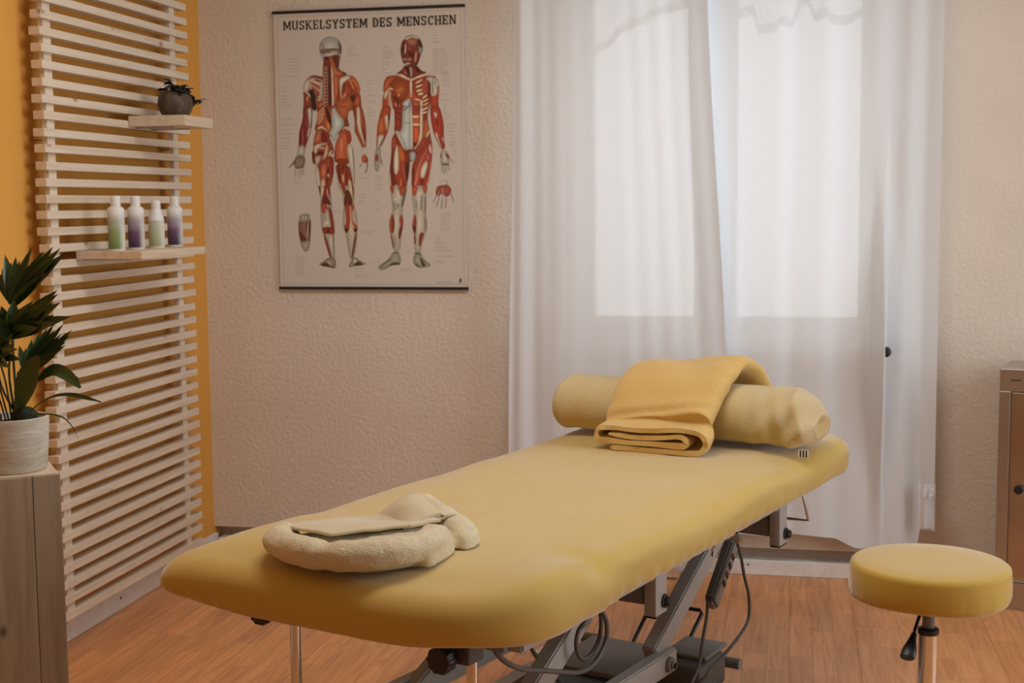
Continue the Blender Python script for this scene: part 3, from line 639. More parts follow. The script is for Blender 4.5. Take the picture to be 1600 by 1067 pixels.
# ------------------------------------------------------------------ anatomy wall chart
PX0, PX1, PZ0, PZ1, PYF = .296, 1.0035, 1.0, 1.993, -.012
chart = thing('wall_chart', (PX0, -.001, PZ0), 'framed-by-two-black-rods anatomical muscle chart with two standing figures', 'poster')
chart['label'] = 'anatomical muscle chart with two standing figures hung on black rods'
POLY = """165,150,130 342,1727 349,1760 374,1797 427,1809 473,1799 502,1766 513,1727 509,1677 496,1623 480,1585 433,1575 381,1604 364,1649 347,1693
140,122,100 349,1760 361,1781 384,1736 388,1681 359,1682 342,1721
95,60,40 485,1788 513,1732 509,1677 494,1694 490,1750
115,80,60 351,1715 389,1722 460,1723 507,1716 500,1683 459,1679 412,1691 353,1688
165,145,120 424,1702 483,1700 482,1678 424,1686
120,50,30 373,1643 412,1669 459,1673 497,1678 489,1601 486,1573 555,1538 479,1524 437,1509 367,1511 365,1555
150,65,35 242,1514 296,1540 367,1522 479,1530 555,1533 607,1515 638,1459 646,1415 616,1382 591,1306 567,1269 307,1275 291,1335 258,1414 216,1426 214,1459
90,40,30 435,1669 471,1679 486,1601 474,1585
165,85,45 415,1669 435,1669 468,1574 515,1551 555,1538 479,1524 449,1508 433,1575
70,30,20 515,1553 555,1538 514,1534
110,40,25 373,1643 399,1653 423,1642 421,1553 398,1598 380,1599
60,25,15 370,1660 406,1670 411,1647 382,1646
178,152,126 214,1448 227,1487 254,1514 272,1502 264,1447 240,1408 216,1420
180,150,120 254,1514 302,1529 367,1511 363,1378 333,1345 310,1368 264,1436
100,45,30 248,1519 296,1540 361,1513 355,1505 296,1521
120,50,30 290,1513 349,1500 354,1483 319,1490
150,70,45 274,1491 336,1467 347,1428 277,1469
150,60,40 271,1463 335,1428 340,1378 293,1424
125,55,35 293,1407 323,1406 327,1362 304,1373
35,25,25 261,1430 288,1441 305,1396 303,1335 314,1312 296,1275 279,1313 269,1380
175,110,70 308,1301 357,1350 367,1274 313,1275
110,50,30 317,1284 359,1328 362,1319 322,1275
150,100,75 372,1599 410,1598 402,1273 361,1274 357,1367
75,20,12 407,1587 427,1575 426,1272 402,1273
190,165,140 428,1597 439,1586 448,1475 443,1272 429,1272 430,1476
165,85,45 438,1531 479,1530 489,1474 487,1391 462,1336 448,1331 442,1464
110,40,20 484,1507 492,1463 484,1375 462,1336 476,1419
190,170,140 487,1507 526,1523 567,1527 572,1505 525,1484 506,1440 499,1402 516,1357 499,1374 491,1419
150,60,35 513,1479 548,1483 599,1410 522,1363 505,1407
190,120,70 511,1385 535,1418 540,1390 519,1363
110,45,25 518,1462 536,1473 529,1418 514,1407
175,80,40 554,1505 590,1521 624,1492 641,1442 637,1387 605,1421
120,45,25 572,1505 612,1449 623,1415 600,1438
195,110,65 557,1500 572,1499 605,1432 599,1421
165,80,42 462,1331 487,1363 522,1351 599,1388 586,1328 567,1269 449,1272
60,30,20 569,1384 616,1393 586,1328 569,1361
150,60,35 616,1399 643,1398 650,1332 652,1267 578,1269 586,1328
190,90,60 619,1377 630,1360 620,1316 609,1327
190,170,140 620,1310 638,1293 643,1267 614,1268
120,55,40 213,1426 240,1408 257,1391 274,1369 284,1275 209,1277 218,1370
185,110,60 236,1386 260,1397 250,1353 235,1353
170,150,130 243,1303 273,1307 272,1276 236,1277
120,45,35 211,1323 285,1321 277,1238 269,1149 237,1065 218,1021 213,976 163,977 167,1022 176,1139 205,1223
175,155,130 240,1300 273,1310 277,1255 263,1177 251,1155 250,1222
60,40,32 273,1310 285,1321 278,1238 269,1160 263,1177 276,1255
185,150,125 251,1171 266,1160 240,1088 232,1099
85,25,20 179,1156 194,1156 185,1033 173,1033
155,70,55 196,1156 208,1155 207,1055 196,1044
100,30,25 210,1189 219,1194 230,1155 218,1054 210,1055
165,145,120 164,1022 182,1044 215,1032 216,965 150,960
110,85,65 150,966 213,965 215,920 202,875 136,870 131,910 94,877 88,882 131,927
165,140,112 153,955 159,957 151,881 145,882
165,140,112 171,957 177,957 172,881 166,881
165,140,112 192,957 198,957 193,886 187,887
150,130,105 136,876 145,876 140,808 134,808
150,130,105 160,870 169,870 170,802 163,802
150,130,105 178,870 187,870 191,813 184,813
150,130,105 196,881 208,886 201,830 195,830
150,65,35 309,1321 568,1314 542,1226 558,1154 421,1084 286,1137 312,1209 319,1270
190,135,90 310,1259 374,1319 379,1311 313,1248
190,135,90 311,1237 376,1297 380,1288 315,1225
190,135,90 312,1212 372,1272 378,1263 317,1201
190,135,90 314,1190 366,1241 371,1233 320,1181
60,20,12 374,1319 402,1285 430,1190 419,1140 406,1179 384,1252
190,100,50 377,1224 412,1190 417,1146 387,1146
175,165,140 426,1301 450,1306 472,1261 518,1210 517,1171 469,1122 444,1050 427,1073 399,1129 423,1151 424,1218
140,128,105 501,1205 518,1210 517,1171 500,1172
165,80,42 450,1317 568,1314 536,1221 507,1222 473,1267
110,50,30 518,1210 548,1221 558,1159 523,1171
140,60,35 285,1087 310,1153 346,1169 387,1130 432,1028 436,983 406,962 370,929 309,885 269,919 277,1009
195,155,115 304,1148 329,1173 352,1175 387,1146 393,1129 352,1158 322,1153
165,90,50 287,1076 316,1148 346,1153 338,1063 290,1048
115,30,20 345,1136 375,1124 391,1062 343,1052
185,150,120 284,1042 385,1057 385,1046 325,1030 372,1018 366,1007 313,1019 306,974 282,986
80,30,20 306,991 354,996 365,973 311,963
175,140,115 287,958 341,963 322,907 292,891
90,30,20 268,998 282,986 292,891 269,919
185,140,100 379,1052 396,1018 383,962 351,895 333,896 365,985
180,155,125 395,984 431,1006 406,962 388,934
175,80,45 499,1138 558,1143 574,1070 544,1026 547,903 452,905 436,950 443,1028 469,1094
195,155,115 499,1138 517,1163 541,1168 561,1154 558,1143 529,1155
140,50,30 529,1143 564,1132 574,1059 538,1037
190,100,62 480,1078 510,1094 514,1004 489,960 472,1005
100,35,20 443,1017 452,905 435,928
125,45,25 453,938 547,937 546,892 452,905
182,162,132 550,1048 573,1037 589,970 590,720 572,720 558,870 531,1004
110,100,78 573,1026 581,1003 590,869 584,720 584,869
145,60,38 310,890 370,951 406,962 435,939 429,816 400,722 323,723 297,874
175,155,125 286,885 310,890 326,817 329,723 299,723
80,25,15 380,872 398,883 390,788 371,723
115,40,25 406,962 435,939 430,827 409,816
180,95,55 339,879 364,918 374,844 355,789 331,817
185,150,115 334,794 361,794 365,723 329,723
190,160,120 379,828 397,833 390,794
140,55,32 440,905 547,898 573,786 575,720 483,721 461,787
85,25,15 464,894 476,893 489,721 478,721
85,25,15 493,893 511,882 492,815
85,25,15 520,882 528,881 537,721 525,721
190,150,110 492,832 509,815 505,759 491,781
190,150,110 538,792 562,780 569,720 537,721
170,120,90 461,782 484,759 495,721 466,721
150,65,35 579,1314 653,1312 677,1212 684,1129 678,1002 655,1002 621,1080 593,1131 600,1203
185,160,125 614,1302 635,1307 642,1230 641,1169 673,1046 667,1024 611,1169
120,45,25 646,1158 658,1168 680,1079 667,1046
100,40,22 588,1314 597,1314 612,1214 606,1186
180,160,135 649,1019 678,1018 686,963 654,963
165,70,30 645,952 671,968 688,935 676,901 644,913
90,40,30 683,957 694,912 676,907
130,110,90 676,907 694,907 687,851 668,829 663,835 681,868
150,125,100 641,908 650,902 631,869 625,869
170,140,110 314,746 400,745 410,624 412,569 428,442 420,381 420,222 387,222 346,381 322,442 323,595 324,655
135,45,30 349,746 400,745 398,655 378,643 353,637 334,649 354,710
190,160,130 371,721 380,721 391,649 385,649
190,155,120 333,746 355,746 347,685 324,643
70,35,20 310,746 327,746 324,655
90,35,20 334,643 360,679 397,636 403,600 352,619 332,601
155,60,45 327,625 365,618 383,576 350,540 331,558
180,155,125 350,533 371,594 412,442 380,448 328,436
120,50,35 378,606 409,569 426,472 427,405 405,417 394,503
120,105,80 353,533 360,533 371,491 365,491
130,45,30 329,442 367,448 425,442 430,399 404,387 373,405 346,387
70,25,15 373,436 386,436 385,399 366,399
175,155,125 366,393 421,399 420,228 403,222
110,40,20 340,387 359,387 403,222 387,216
110,95,75 411,387 423,387 423,228 417,234
130,110,85 293,173 348,204 368,222 420,234 432,198 431,149 405,146 347,167
60,45,30 309,167 355,192 399,161 424,149 360,158
175,155,125 361,204 374,204 399,161 386,167
175,150,120 477,744 585,743 582,598 605,501 603,416 580,228 541,210 513,393 489,447 491,545 505,605
135,50,35 483,744 521,744 513,671 495,708
90,40,22 514,708 540,720 576,622 537,587 499,593
195,160,110 540,744 572,743 570,635
90,50,30 566,743 582,743 576,635
150,55,35 505,605 544,623 546,453 526,405 495,441 522,484
160,60,38 550,611 575,610 581,586 562,562 566,483 604,447 596,404 559,447
195,130,90 546,586 559,598 560,489 584,429 565,435 547,483
75,25,15 498,435 540,441 520,393
75,25,15 565,429 603,441 590,398
90,40,22 583,398 599,404 560,210 547,216
135,120,95 513,393 520,393 544,216 538,210
135,115,88 527,161 547,204 580,234 611,204 668,179 623,167 578,167 540,152
60,40,28 579,185 604,197 642,173 565,161
175,155,125 560,204 580,222 598,197 572,179
120,75,55 149,492 189,547 234,540 249,485 239,351 228,284 201,265 176,290 153,382
160,140,115 157,541 241,547 243,492 152,486
100,80,62 170,535 176,535 178,492 172,492
100,80,62 196,541 202,541 201,492 196,492
100,80,62 220,541 227,541 224,492 219,492
150,125,100 165,345 239,351 228,290 201,265 173,296
50,25,15 210,486 223,486 211,394
85,35,25 154,425 185,388 210,357 190,339 159,370
165,140,115 220,492 230,492 223,357 214,357
60,30,22 233,486 246,486 238,382 230,382
105,40,28 945,1697 957,1751 987,1788 1033,1800 1078,1785 1106,1740 1114,1691 1093,1654 1084,1622 1066,1578 1029,1574 989,1586 960,1609 950,1658
170,145,115 969,1767 998,1790 1050,1796 1084,1779 1078,1763 1032,1781 998,1760
150,85,60 986,1761 1032,1781 1078,1758 1054,1720 1009,1727
120,115,95 1095,1746 1114,1691 1093,1654 1076,1682 1083,1730
55,30,20 1078,1768 1106,1740 1105,1702 1083,1719
180,145,115 980,1739 992,1739 987,1673 973,1663
165,75,60 1002,1711 1023,1710 1014,1689
165,110,85 955,1639 1024,1637 1027,1618 961,1620
90,20,15 967,1632 1013,1630 995,1623
170,125,100 978,1608 1024,1607 1006,1588 983,1589
170,110,85 1053,1677 1071,1687 1064,1611 1046,1606
60,20,15 957,1713 977,1712 976,1685 956,1685
75,25,18 996,1684 1053,1677 1047,1639 1007,1651
150,60,32 819,1476 843,1514 913,1523 1019,1487 1154,1516 1210,1487 1229,1432 1223,1367 1163,1363 1149,1256 885,1262 870,1392 812,1394
110,40,28 972,1587 1069,1584 1097,1545 1143,1533 1085,1507 1019,1493 936,1517 907,1528 960,1560
55,25,18 977,1581 1006,1575 1022,1503 994,1537
55,25,18 1046,1574 1069,1568 1097,1534 1074,1535
150,130,105 1009,1575 1029,1574 1033,1514 1019,1498
165,80,60 965,1549 977,1559 993,1521 982,1521
195,160,125 913,1531 959,1527 1010,1493 1027,1492 1085,1518 1154,1532 1182,1521 1108,1506 1033,1476 1004,1482 936,1511
145,60,28 870,1425 883,1469 935,1495 993,1488 1009,1449 1002,1378 967,1341 921,1347 887,1387
165,85,38 893,1419 946,1445 980,1428 956,1390 916,1391
200,110,80 916,1391 933,1396 942,1374 921,1369
75,25,15 887,1381 921,1347 967,1341 950,1333 892,1353
160,75,38 812,1394 819,1471 849,1508 918,1517 877,1469 853,1426
110,45,25 854,1453 895,1496 918,1506 871,1453
200,140,95 847,1431 876,1436 899,1419 853,1415
195,165,130 1010,1487 1030,1487 1025,1361 1013,1361
150,62,40 1033,1481 1073,1497 1108,1490 1159,1510 1164,1456 1157,1369 1105,1348 1071,1360 1043,1383 1032,1427
205,170,115 1053,1464 1102,1490 1107,1482 1058,1453
205,170,115 1052,1437 1095,1452 1107,1444 1058,1423
205,170,115 1055,1410 1095,1419 1106,1408 1063,1396
205,170,115 1066,1387 1106,1395 1111,1381 1077,1373
110,45,25 1052,1451 1101,1471 1107,1463 1058,1443
110,45,25 1055,1422 1101,1435 1106,1427 1060,1415
205,170,115 1100,1359 1134,1380 1140,1369 1105,1348
205,170,115 1099,1332 1145,1353 1145,1342 1105,1324
205,170,115 1099,1305 1145,1325 1145,1314 1104,1299
205,170,115 1098,1277 1144,1298 1144,1287 1104,1272
50,22,20 1147,1462 1164,1478 1163,1369 1145,1358
175,165,145 955,1330 1019,1361 1023,1259 960,1260
120,115,105 971,1260 1016,1350 1022,1334 994,1259
165,75,45 1031,1350 1070,1327 1082,1316 1078,1289 1035,1290
200,160,120 1031,1355 1082,1349 1085,1332 1048,1344
180,160,130 1085,1349 1105,1337 1098,1257 1081,1257
120,40,25 886,1343 910,1353 955,1319 954,1260 890,1262
190,110,70 892,1320 903,1337 920,1281 908,1287
190,110,70 926,1314 932,1319 949,1275 940,1275
150,60,35 812,1394 847,1426 876,1409 869,1327 861,1262 803,1264
185,150,115 818,1394 847,1426 859,1409 834,1355 820,1355
190,145,110 856,1409 873,1409 859,1266 851,1299
155,55,32 1159,1489 1188,1515 1216,1482 1229,1432 1223,1367 1219,1318 1227,1254 1161,1255 1157,1374
185,165,135 1125,1490 1159,1505 1210,1487 1227,1438 1214,1384 1191,1362 1163,1374 1164,1467
110,100,80 1176,1488 1185,1488 1186,1384 1177,1385
110,100,80 1193,1477 1200,1477 1204,1422 1198,1422
150,85,60 1209,1433 1229,1438 1223,1373 1212,1389
155,62,32 807,1309 874,1307 861,1225 853,1148 829,1088 787,1011 755,1011 763,1144 780,1227
170,85,42 773,1194 809,1237 821,1143 794,1099 769,1122
190,150,115 818,1242 855,1242 841,1126 830,1143
180,155,125 765,1100 824,1104 781,1011 758,1011
70,30,18 844,1236 861,1252 857,1164
90,55,38 821,1099 832,1099 787,1016 778,1017
130,70,50 759,1089 768,1089 763,1011 756,1011
150,130,105 752,1011 790,1011 786,955 802,900 796,877 779,922 772,844 748,839 735,889 742,951
130,45,35 742,951 769,972 770,922 750,911
145,58,35 891,1307 1150,1301 1137,1213 1153,1120 1168,1015 1156,971 1041,940 972,974 888,1114 898,1197
135,48,28 897,1307 954,1283 946,1124 894,1147
100,35,22 902,1274 948,1240 948,1229 902,1257
100,35,22 902,1235 947,1201 947,1190 901,1219
172,162,140 961,1305 1021,1304 1019,1040 1007,974 967,997 928,1086 894,1136 946,1118 954,1250
140,130,115 953,1187 1016,1186 1016,1179 953,1180
120,115,105 954,1283 1001,1304 1010,1304 966,1261
195,170,135 1015,1304 1027,1304 1027,996 1012,974
140,55,35 1026,1271 1078,1270 1080,1242 1029,1243
175,85,50 1028,1213 1077,1212 1079,1182 1030,1183
185,80,45 1030,1158 1073,1157 1074,1066 1042,1034 1031,1067
215,165,115 1026,1235 1077,1234 1077,1215 1025,1216
215,165,115 1028,1180 1079,1179 1079,1160 1027,1161
195,160,125 1084,1302 1104,1302 1101,1121 1095,1066 1042,995 1030,995 1077,1061
90,35,25 1025,1040 1065,1044 1042,1006
215,185,140 1092,1275 1139,1290 1138,1279 1098,1264
215,185,140 1092,1253 1138,1263 1132,1249 1098,1244
160,78,45 1105,1198 1137,1213 1153,1120 1112,1060 1100,1071
200,160,110 1124,1087 1147,1131 1153,1114 1129,1071
120,50,35 972,996 1053,995 1063,929 1028,907 982,908
135,50,28 869,1065 893,1114 910,1097 950,1030 983,974 1005,907 992,808 973,716 851,717 850,838 868,976
185,155,125 894,1136 928,1102 972,996 961,991 910,1097
150,60,38 869,1065 896,1092 904,1047 891,998 871,1004
195,165,130 909,1042 920,997 924,876 905,809 882,837 885,954
175,85,38 921,1031 944,1014 971,947 965,908 924,909
75,28,18 971,908 1005,896 979,753 969,808
165,80,60 942,897 953,897 974,753 965,753
190,95,60 928,781 940,803 944,716 921,716
105,35,20 861,932 885,976 877,837 898,754 880,717 864,782
190,150,125 850,838 856,838 863,717 851,717
180,155,125 886,743 910,748 909,716 886,717
150,60,38 1147,1103 1166,1059 1171,993 1164,905 1129,714 1014,715 1017,885 1040,918 1064,973 1111,1005
205,150,125 1140,1005 1157,1037 1168,971 1156,960
185,100,70 1122,994 1134,994 1074,884 1048,715 1025,715 1057,874
90,30,20 1110,978 1122,988 1063,907 1039,863
100,32,20 1016,863 1034,874 1025,715 1014,715
195,170,135 1103,889 1121,917 1138,894 1113,806 1096,784 1076,807 1085,862
165,75,60 1116,944 1156,971 1149,905 1121,917
190,95,60 1150,916 1158,905 1135,751 1118,714 1106,714 1142,817
115,35,22 1073,785 1107,790 1095,729 1078,751
150,140,120 1001,974 1036,984 1052,951 1034,907 1005,913
150,50,32 1156,1301 1224,1299 1246,1227 1257,1162 1255,1090 1265,997 1237,986 1203,1053 1176,1119 1160,1218
190,150,120 1178,1256 1212,1250 1200,1201
90,30,20 1200,1201 1212,1234 1216,1135 1205,1163
185,145,115 1187,1103 1204,1119 1248,1003 1237,992
160,110,85 1232,1063 1255,1090 1263,1024
110,45,32 1210,1086 1218,1086 1248,1003 1240,1000
165,145,118 1231,986 1271,986 1296,947 1292,881 1229,882 1225,943
120,45,32 1225,959 1239,959 1233,920
120,45,32 1262,969 1293,947 1287,914 1270,942
140,122,98 1232,887 1241,887 1243,827 1237,821
140,122,98 1249,882 1258,882 1260,815 1252,815
140,122,98 1267,881 1275,881 1275,821 1269,818
140,122,98 1284,887 1292,887 1292,837 1285,837
150,125,100 1293,936 1327,897 1324,889 1296,919
100,85,65 1232,893 1293,892 1292,878 1235,879
172,150,120 848,740 980,738 969,667 942,565 950,469 933,390 921,270 867,270 842,415 840,500 867,560 856,680
150,60,35 851,740 883,739 882,692 866,680
155,65,40 914,739 977,738 969,685 931,661 920,703
100,80,55 951,691 980,738 969,667 942,583 933,589
130,115,90 874,620 887,619 898,565 883,565
120,105,82 899,613 918,613 911,565
190,172,145 878,656 906,655 906,631 877,632
150,65,38 850,499 870,547 884,481 873,397 848,403 843,451
110,35,20 866,541 884,481 873,397 861,427
145,58,40 916,499 932,541 950,487 939,421 916,366 908,403 927,439
95,35,22 921,451 940,439 919,354 907,366
90,55,40 851,391 860,391 877,288 868,288
130,105,80 876,379 885,379 890,294 884,294
140,125,98 745,155 835,215 867,270 918,264 926,179 866,173 802,137 770,133
70,50,35 828,167 866,191 919,185 916,173 866,170
105,90,70 752,161 848,221 851,212 764,152
85,70,50 871,267 902,264 899,255 873,258
172,150,120 1014,738 1135,736 1118,653 1116,545 1124,461 1114,402 1082,318 1074,257 1024,257 1023,390 1009,456 1029,546 1015,648
165,70,42 1017,738 1058,737 1050,684 1031,660 1016,684
165,70,42 1089,737 1132,736 1119,683 1103,683
190,172,145 1050,654 1087,647 1081,627 1049,627
120,105,80 1081,671 1091,671 1086,558 1073,564
135,115,90 1037,630 1053,630 1048,558
110,95,72 1112,665 1120,665 1116,545 1104,540
140,50,38 1026,510 1035,540 1047,486 1039,402 1021,414 1012,450
85,30,22 1015,450 1037,450 1039,396 1024,402
120,45,28 1067,402 1102,402 1082,348 1069,293 1057,330
110,55,40 1024,396 1036,396 1038,318 1025,324
125,108,80 1104,534 1124,461 1114,408 1105,414
140,125,98 1018,245 1074,257 1092,215 1145,173 1141,161 1066,146 1029,173 1014,185
75,58,42 1061,227 1080,215 1110,161 1079,161
70,50,35 1017,185 1048,173 1066,146 1041,161
85,70,50 1024,260 1074,260 1074,250 1024,250
150,60,42 1198,728 1273,749 1301,712 1198,713
175,155,128 1222,772 1285,771 1279,743 1216,733
150,60,42 1187,676 1200,730 1237,735 1293,735 1308,693 1273,651 1230,682 1211,658
150,125,100 1234,723 1243,723 1248,658 1239,658
150,125,100 1212,700 1218,700 1208,658 1202,664
110,85,65 1253,723 1262,723 1267,652 1258,652
135,110,88 1193,670 1202,667 1170,611 1166,614
135,110,88 1215,664 1223,663 1195,581 1189,584
135,110,88 1236,652 1245,652 1232,568 1224,568
135,110,88 1264,652 1272,651 1263,574 1255,574
135,110,88 1292,687 1301,690 1325,618 1321,615
74,32,18 382,1567 397,1570 398,1560 384,1556
74,32,18 383,1544 398,1547 399,1537 385,1533
74,32,18 381,1521 396,1524 397,1514 383,1510
74,32,18 382,1497 397,1500 398,1490 384,1486
74,32,18 380,1474 395,1477 396,1467 382,1463
74,32,18 380,1451 396,1454 397,1444 382,1440
74,32,18 379,1428 394,1431 395,1421 381,1417
74,32,18 379,1404 395,1407 396,1397 381,1393
74,32,18 377,1381 393,1384 394,1374 380,1370
74,32,18 378,1358 394,1361 394,1351 380,1347
74,32,18 376,1335 392,1337 393,1327 378,1323
74,32,18 377,1311 392,1314 393,1304 379,1300"""
TEXT = """113,181,1659 113,193,1636 112,185,1613 112,194,1591 111,194,1568 110,178,1536 56,100,1537 54,97,1455 53,95,1428 52,116,1396 52,100,1373 51,99,1350 50,119,1327 48,133,1230 46,147,1189 46,127,1157 45,133,1124 44,112,1092 43,102,1065 42,108,1041 42,97,1018 556,611,1731 555,609,1715 555,594,1700 555,611,1684 554,636,1668 558,592,1623 699,743,1488 698,736,1465 696,749,1384 696,753,1339 694,735,1289 694,757,1266 693,746,1243 701,722,1153 701,723,1130 700,721,1107 700,723,1084 699,717,1062 813,860,1718 812,895,1691 812,882,1678 812,900,1664 812,897,1651 811,869,1638 811,864,1615 811,866,1597 810,838,1566 809,870,1539 809,857,1521 1181,1225,1791 1181,1218,1769 1181,1222,1746 1185,1260,1742 1184,1276,1697 1184,1274,1684 1184,1285,1671 1184,1285,1657 1184,1300,1644 1183,1289,1631 1183,1301,1617 1183,1297,1604 1183,1304,1591 1183,1288,1577 1182,1263,1564 1182,1297,1550 1182,1302,1537 1182,1298,1524 1247,1301,1526 1247,1305,1511 1247,1291,1495 1246,1307,1479 1246,1300,1464 1246,1307,1442 1245,1306,1379 1244,1305,1339 1253,1280,1298 1253,1276,1276 1252,1288,1253 1257,1313,1231 1256,1292,1208 1279,1352,1168 1279,1339,1143 1278,1331,1118 1278,1335,1093 1296,1339,1068 1296,1340,1046 1296,1325,1023 1315,1350,1032 1314,1340,1014 1314,1351,996 1314,1345,978 1314,1354,960 114,178,786 114,167,767 113,156,740 626,694,798 742,809,805 742,790,787 741,783,769 741,797,750 740,782,732 740,786,714 619,674,678 618,679,658 618,666,637 617,662,616 738,767,631 737,776,571 427,475,560 628,733,420 627,708,402 635,655,323 124,202,236 123,199,221 123,182,206 123,185,191 122,186,176 122,190,161 121,188,146 121,186,131 121,188,116 120,197,101 686,758,193 568,642,147 568,639,128 577,698,105 577,671,86 921,990,147 921,1016,133 1223,1295,540 1222,1296,525 1222,1276,510 1222,1291,495 1222,1296,480 1221,1276,465 1221,1297,450 1221,1297,435 1221,1277,420 1182,1230,371 1182,1227,353 1182,1231,335 1182,1252,330 1181,1265,312 1181,1266,294 1181,1308,275 1180,1308,234 1180,1237,202 1179,1238,188 1187,1306,50 1186,1322,41"""
PW, PH = 1415, 1986            # half millimetres
def paint_chart():
    S = 2                      # one sample per millimetre
    w, h = PW//S+1, PH//S+1
    paper = (177, 154, 130)
    img = np.zeros((h, w, 3), np.float32); img[:] = paper
    yy, xx = np.mgrid[0:h, 0:w].astype(np.float32)
    rng = np.random.RandomState(7)
    for ln in POLY.strip().splitlines():
        p = ln.split(); col = np.array([float(c) for c in p[0].split(',')], np.float32)
        P = np.array([[float(a) for a in q.split(',')] for q in p[1:]])/S
        # soften the corners once (Chaikin)
        Q = np.roll(P, -1, 0); P = np.stack([P*.78+Q*.22, P*.22+Q*.78], 1).reshape(-1, 2)
        x0, x1 = int(max(0, P[:, 0].min()-1)), int(min(w-1, P[:, 0].max()+2)); y0, y1 = int(max(0, P[:, 1].min()-1)), int(min(h-1, P[:, 1].max()+2))
        if x1 <= x0 or y1 <= y0: continue
        X, Y = xx[y0:y1, x0:x1], yy[y0:y1, x0:x1]; ins = np.zeros(X.shape, bool); dmin = np.full(X.shape, 1e9, np.float32)
        for (ax, ay), (bx_, by) in zip(P, np.roll(P, -1, 0)):
            c = ((ay > Y) != (by > Y)) & (X < (bx_-ax)*(Y-ay)/((by-ay) if by != ay else 1e-6)+ax); ins ^= c
            dx, dy = bx_-ax, by-ay; L = dx*dx+dy*dy+1e-6
            t = np.clip(((X-ax)*dx+(Y-ay)*dy)/L, 0, 1); dmin = np.minimum(dmin, np.hypot(X-ax-t*dx, Y-ay-t*dy))
        a = np.clip(np.where(ins, dmin, -dmin)*.8+.6, 0, 1)[..., None]
        # drawn modelling of the printed muscle: darker outline, paler belly, fine fibres along its long axis
        D = P-P.mean(0); ev = np.linalg.eigh(D.T@D)[1]; ax_, cr = ev[:, 1], ev[:, 0]
        fib = np.sin(((X-P[:, 0].mean())*cr[0]+(Y-P[:, 1].mean())*cr[1])*1.9+rng.rand()*6)
        rr = max(2.5, dmin[ins].max() if ins.any() else 3)
        sh = .80+.30*np.clip(dmin/rr, 0, 1)+.07*fib
        img[y0:y1, x0:x1] = img[y0:y1, x0:x1]*(1-a)+np.clip(col*sh[..., None], 0, 235)*a
    for q in TEXT.split():
        a, b, z = [int(v)//S for v in q.split(',')]
        a, b = max(8, a), min(w-8, b); x = a
        while x < b:
            n = rng.randint(2, 7)
            img[max(0, z-1):z+1, x:min(b, x+n)] = img[max(0, z-1):z+1, x:min(b, x+n)]*.55+np.array((95, 78, 62))*.45
            x += n+1
    x0, x1, z0, z1 = 14, w-13, 16, h-15
    for sl in (np.s_[z0:z1, x0:x0+1], np.s_[z0:z1, x1-1:x1], np.s_[z0:z0+1, x0:x1], np.s_[z1-1:z1, x0:x1]):
        img[sl] = img[sl]*.72
    # publisher's little mark near the lower right corner
    cx, cy = 1362//S, 58//S
    m = (np.hypot((xx-cx)/5.0, (yy-cy-2)/6.5) < 1) | ((abs(xx-cx+1) < 2.2) & (yy < cy) & (yy > cy-10))
    img[m] = (58, 46, 38)
    lin = np.where(img/255 <= .04045, img/255/12.92, ((img/255+.055)/1.055)**2.4)
    pl = np.array(s2l(paper)); return np.clip(lin/pl*np.array((.74, .685, .615)), 0, 1)
img = paint_chart()
gh, gw = img.shape[0]//2, img.shape[1]//2
sm_ = img[:gh*2, :gw*2].reshape(gh, 2, gw, 2, 3).mean((1, 3))
vx = np.linspace(0, PX1-PX0, gw); vz = np.linspace(0, PZ1-PZ0, gh)
gx, gz = np.meshgrid(vx, vz); wav = PYF+.001 + .0015*np.sin(gx*9+.6)*np.sin(gz*5)
co = np.stack([gx, wav, gz], -1).reshape(-1, 3)
idx = np.arange(gh*gw).reshape(gh, gw)
qd = np.stack([idx[:-1, :-1], idx[:-1, 1:], idx[1:, 1:], idx[1:, :-1]], -1).reshape(-1, 4)
me = bpy.data.meshes.new('printed_sheet')
me.vertices.add(len(co)); me.vertices.foreach_set('co', co.astype(np.float32).ravel())
me.loops.add(qd.size); me.loops.foreach_set('vertex_index', qd.ravel().astype(np.int32))
me.polygons.add(len(qd)); me.polygons.foreach_set('loop_start', np.arange(0, qd.size, 4, dtype=np.int32))
me.update(calc_edges=True)
ca = me.color_attributes.new('print', 'FLOAT_COLOR', 'POINT')
ca.data.foreach_set('color', np.concatenate([sm_.reshape(-1, 3), np.ones((gh*gw, 1))], 1).astype(np.float32).ravel())
t = NT('printed_laminate'); at = t.add('ShaderNodeVertexColor', layer_name='print'); t.link(at.outputs['Color'], t.b.inputs['Base Color']); t.set(Roughness=.42)
link('printed_sheet', me, t.m, chart, True)
box('backing_sheet', .001, PX1-PX0-.001, -.0085, -.006, .002, PZ1-PZ0-.002, M['paper'], chart)
for z in (-.004, PZ1-PZ0-.004):
    box('rod', -.004, PX1-PX0+.004, -.018, -.006, z, z+.010, M['black'], chart, .002)
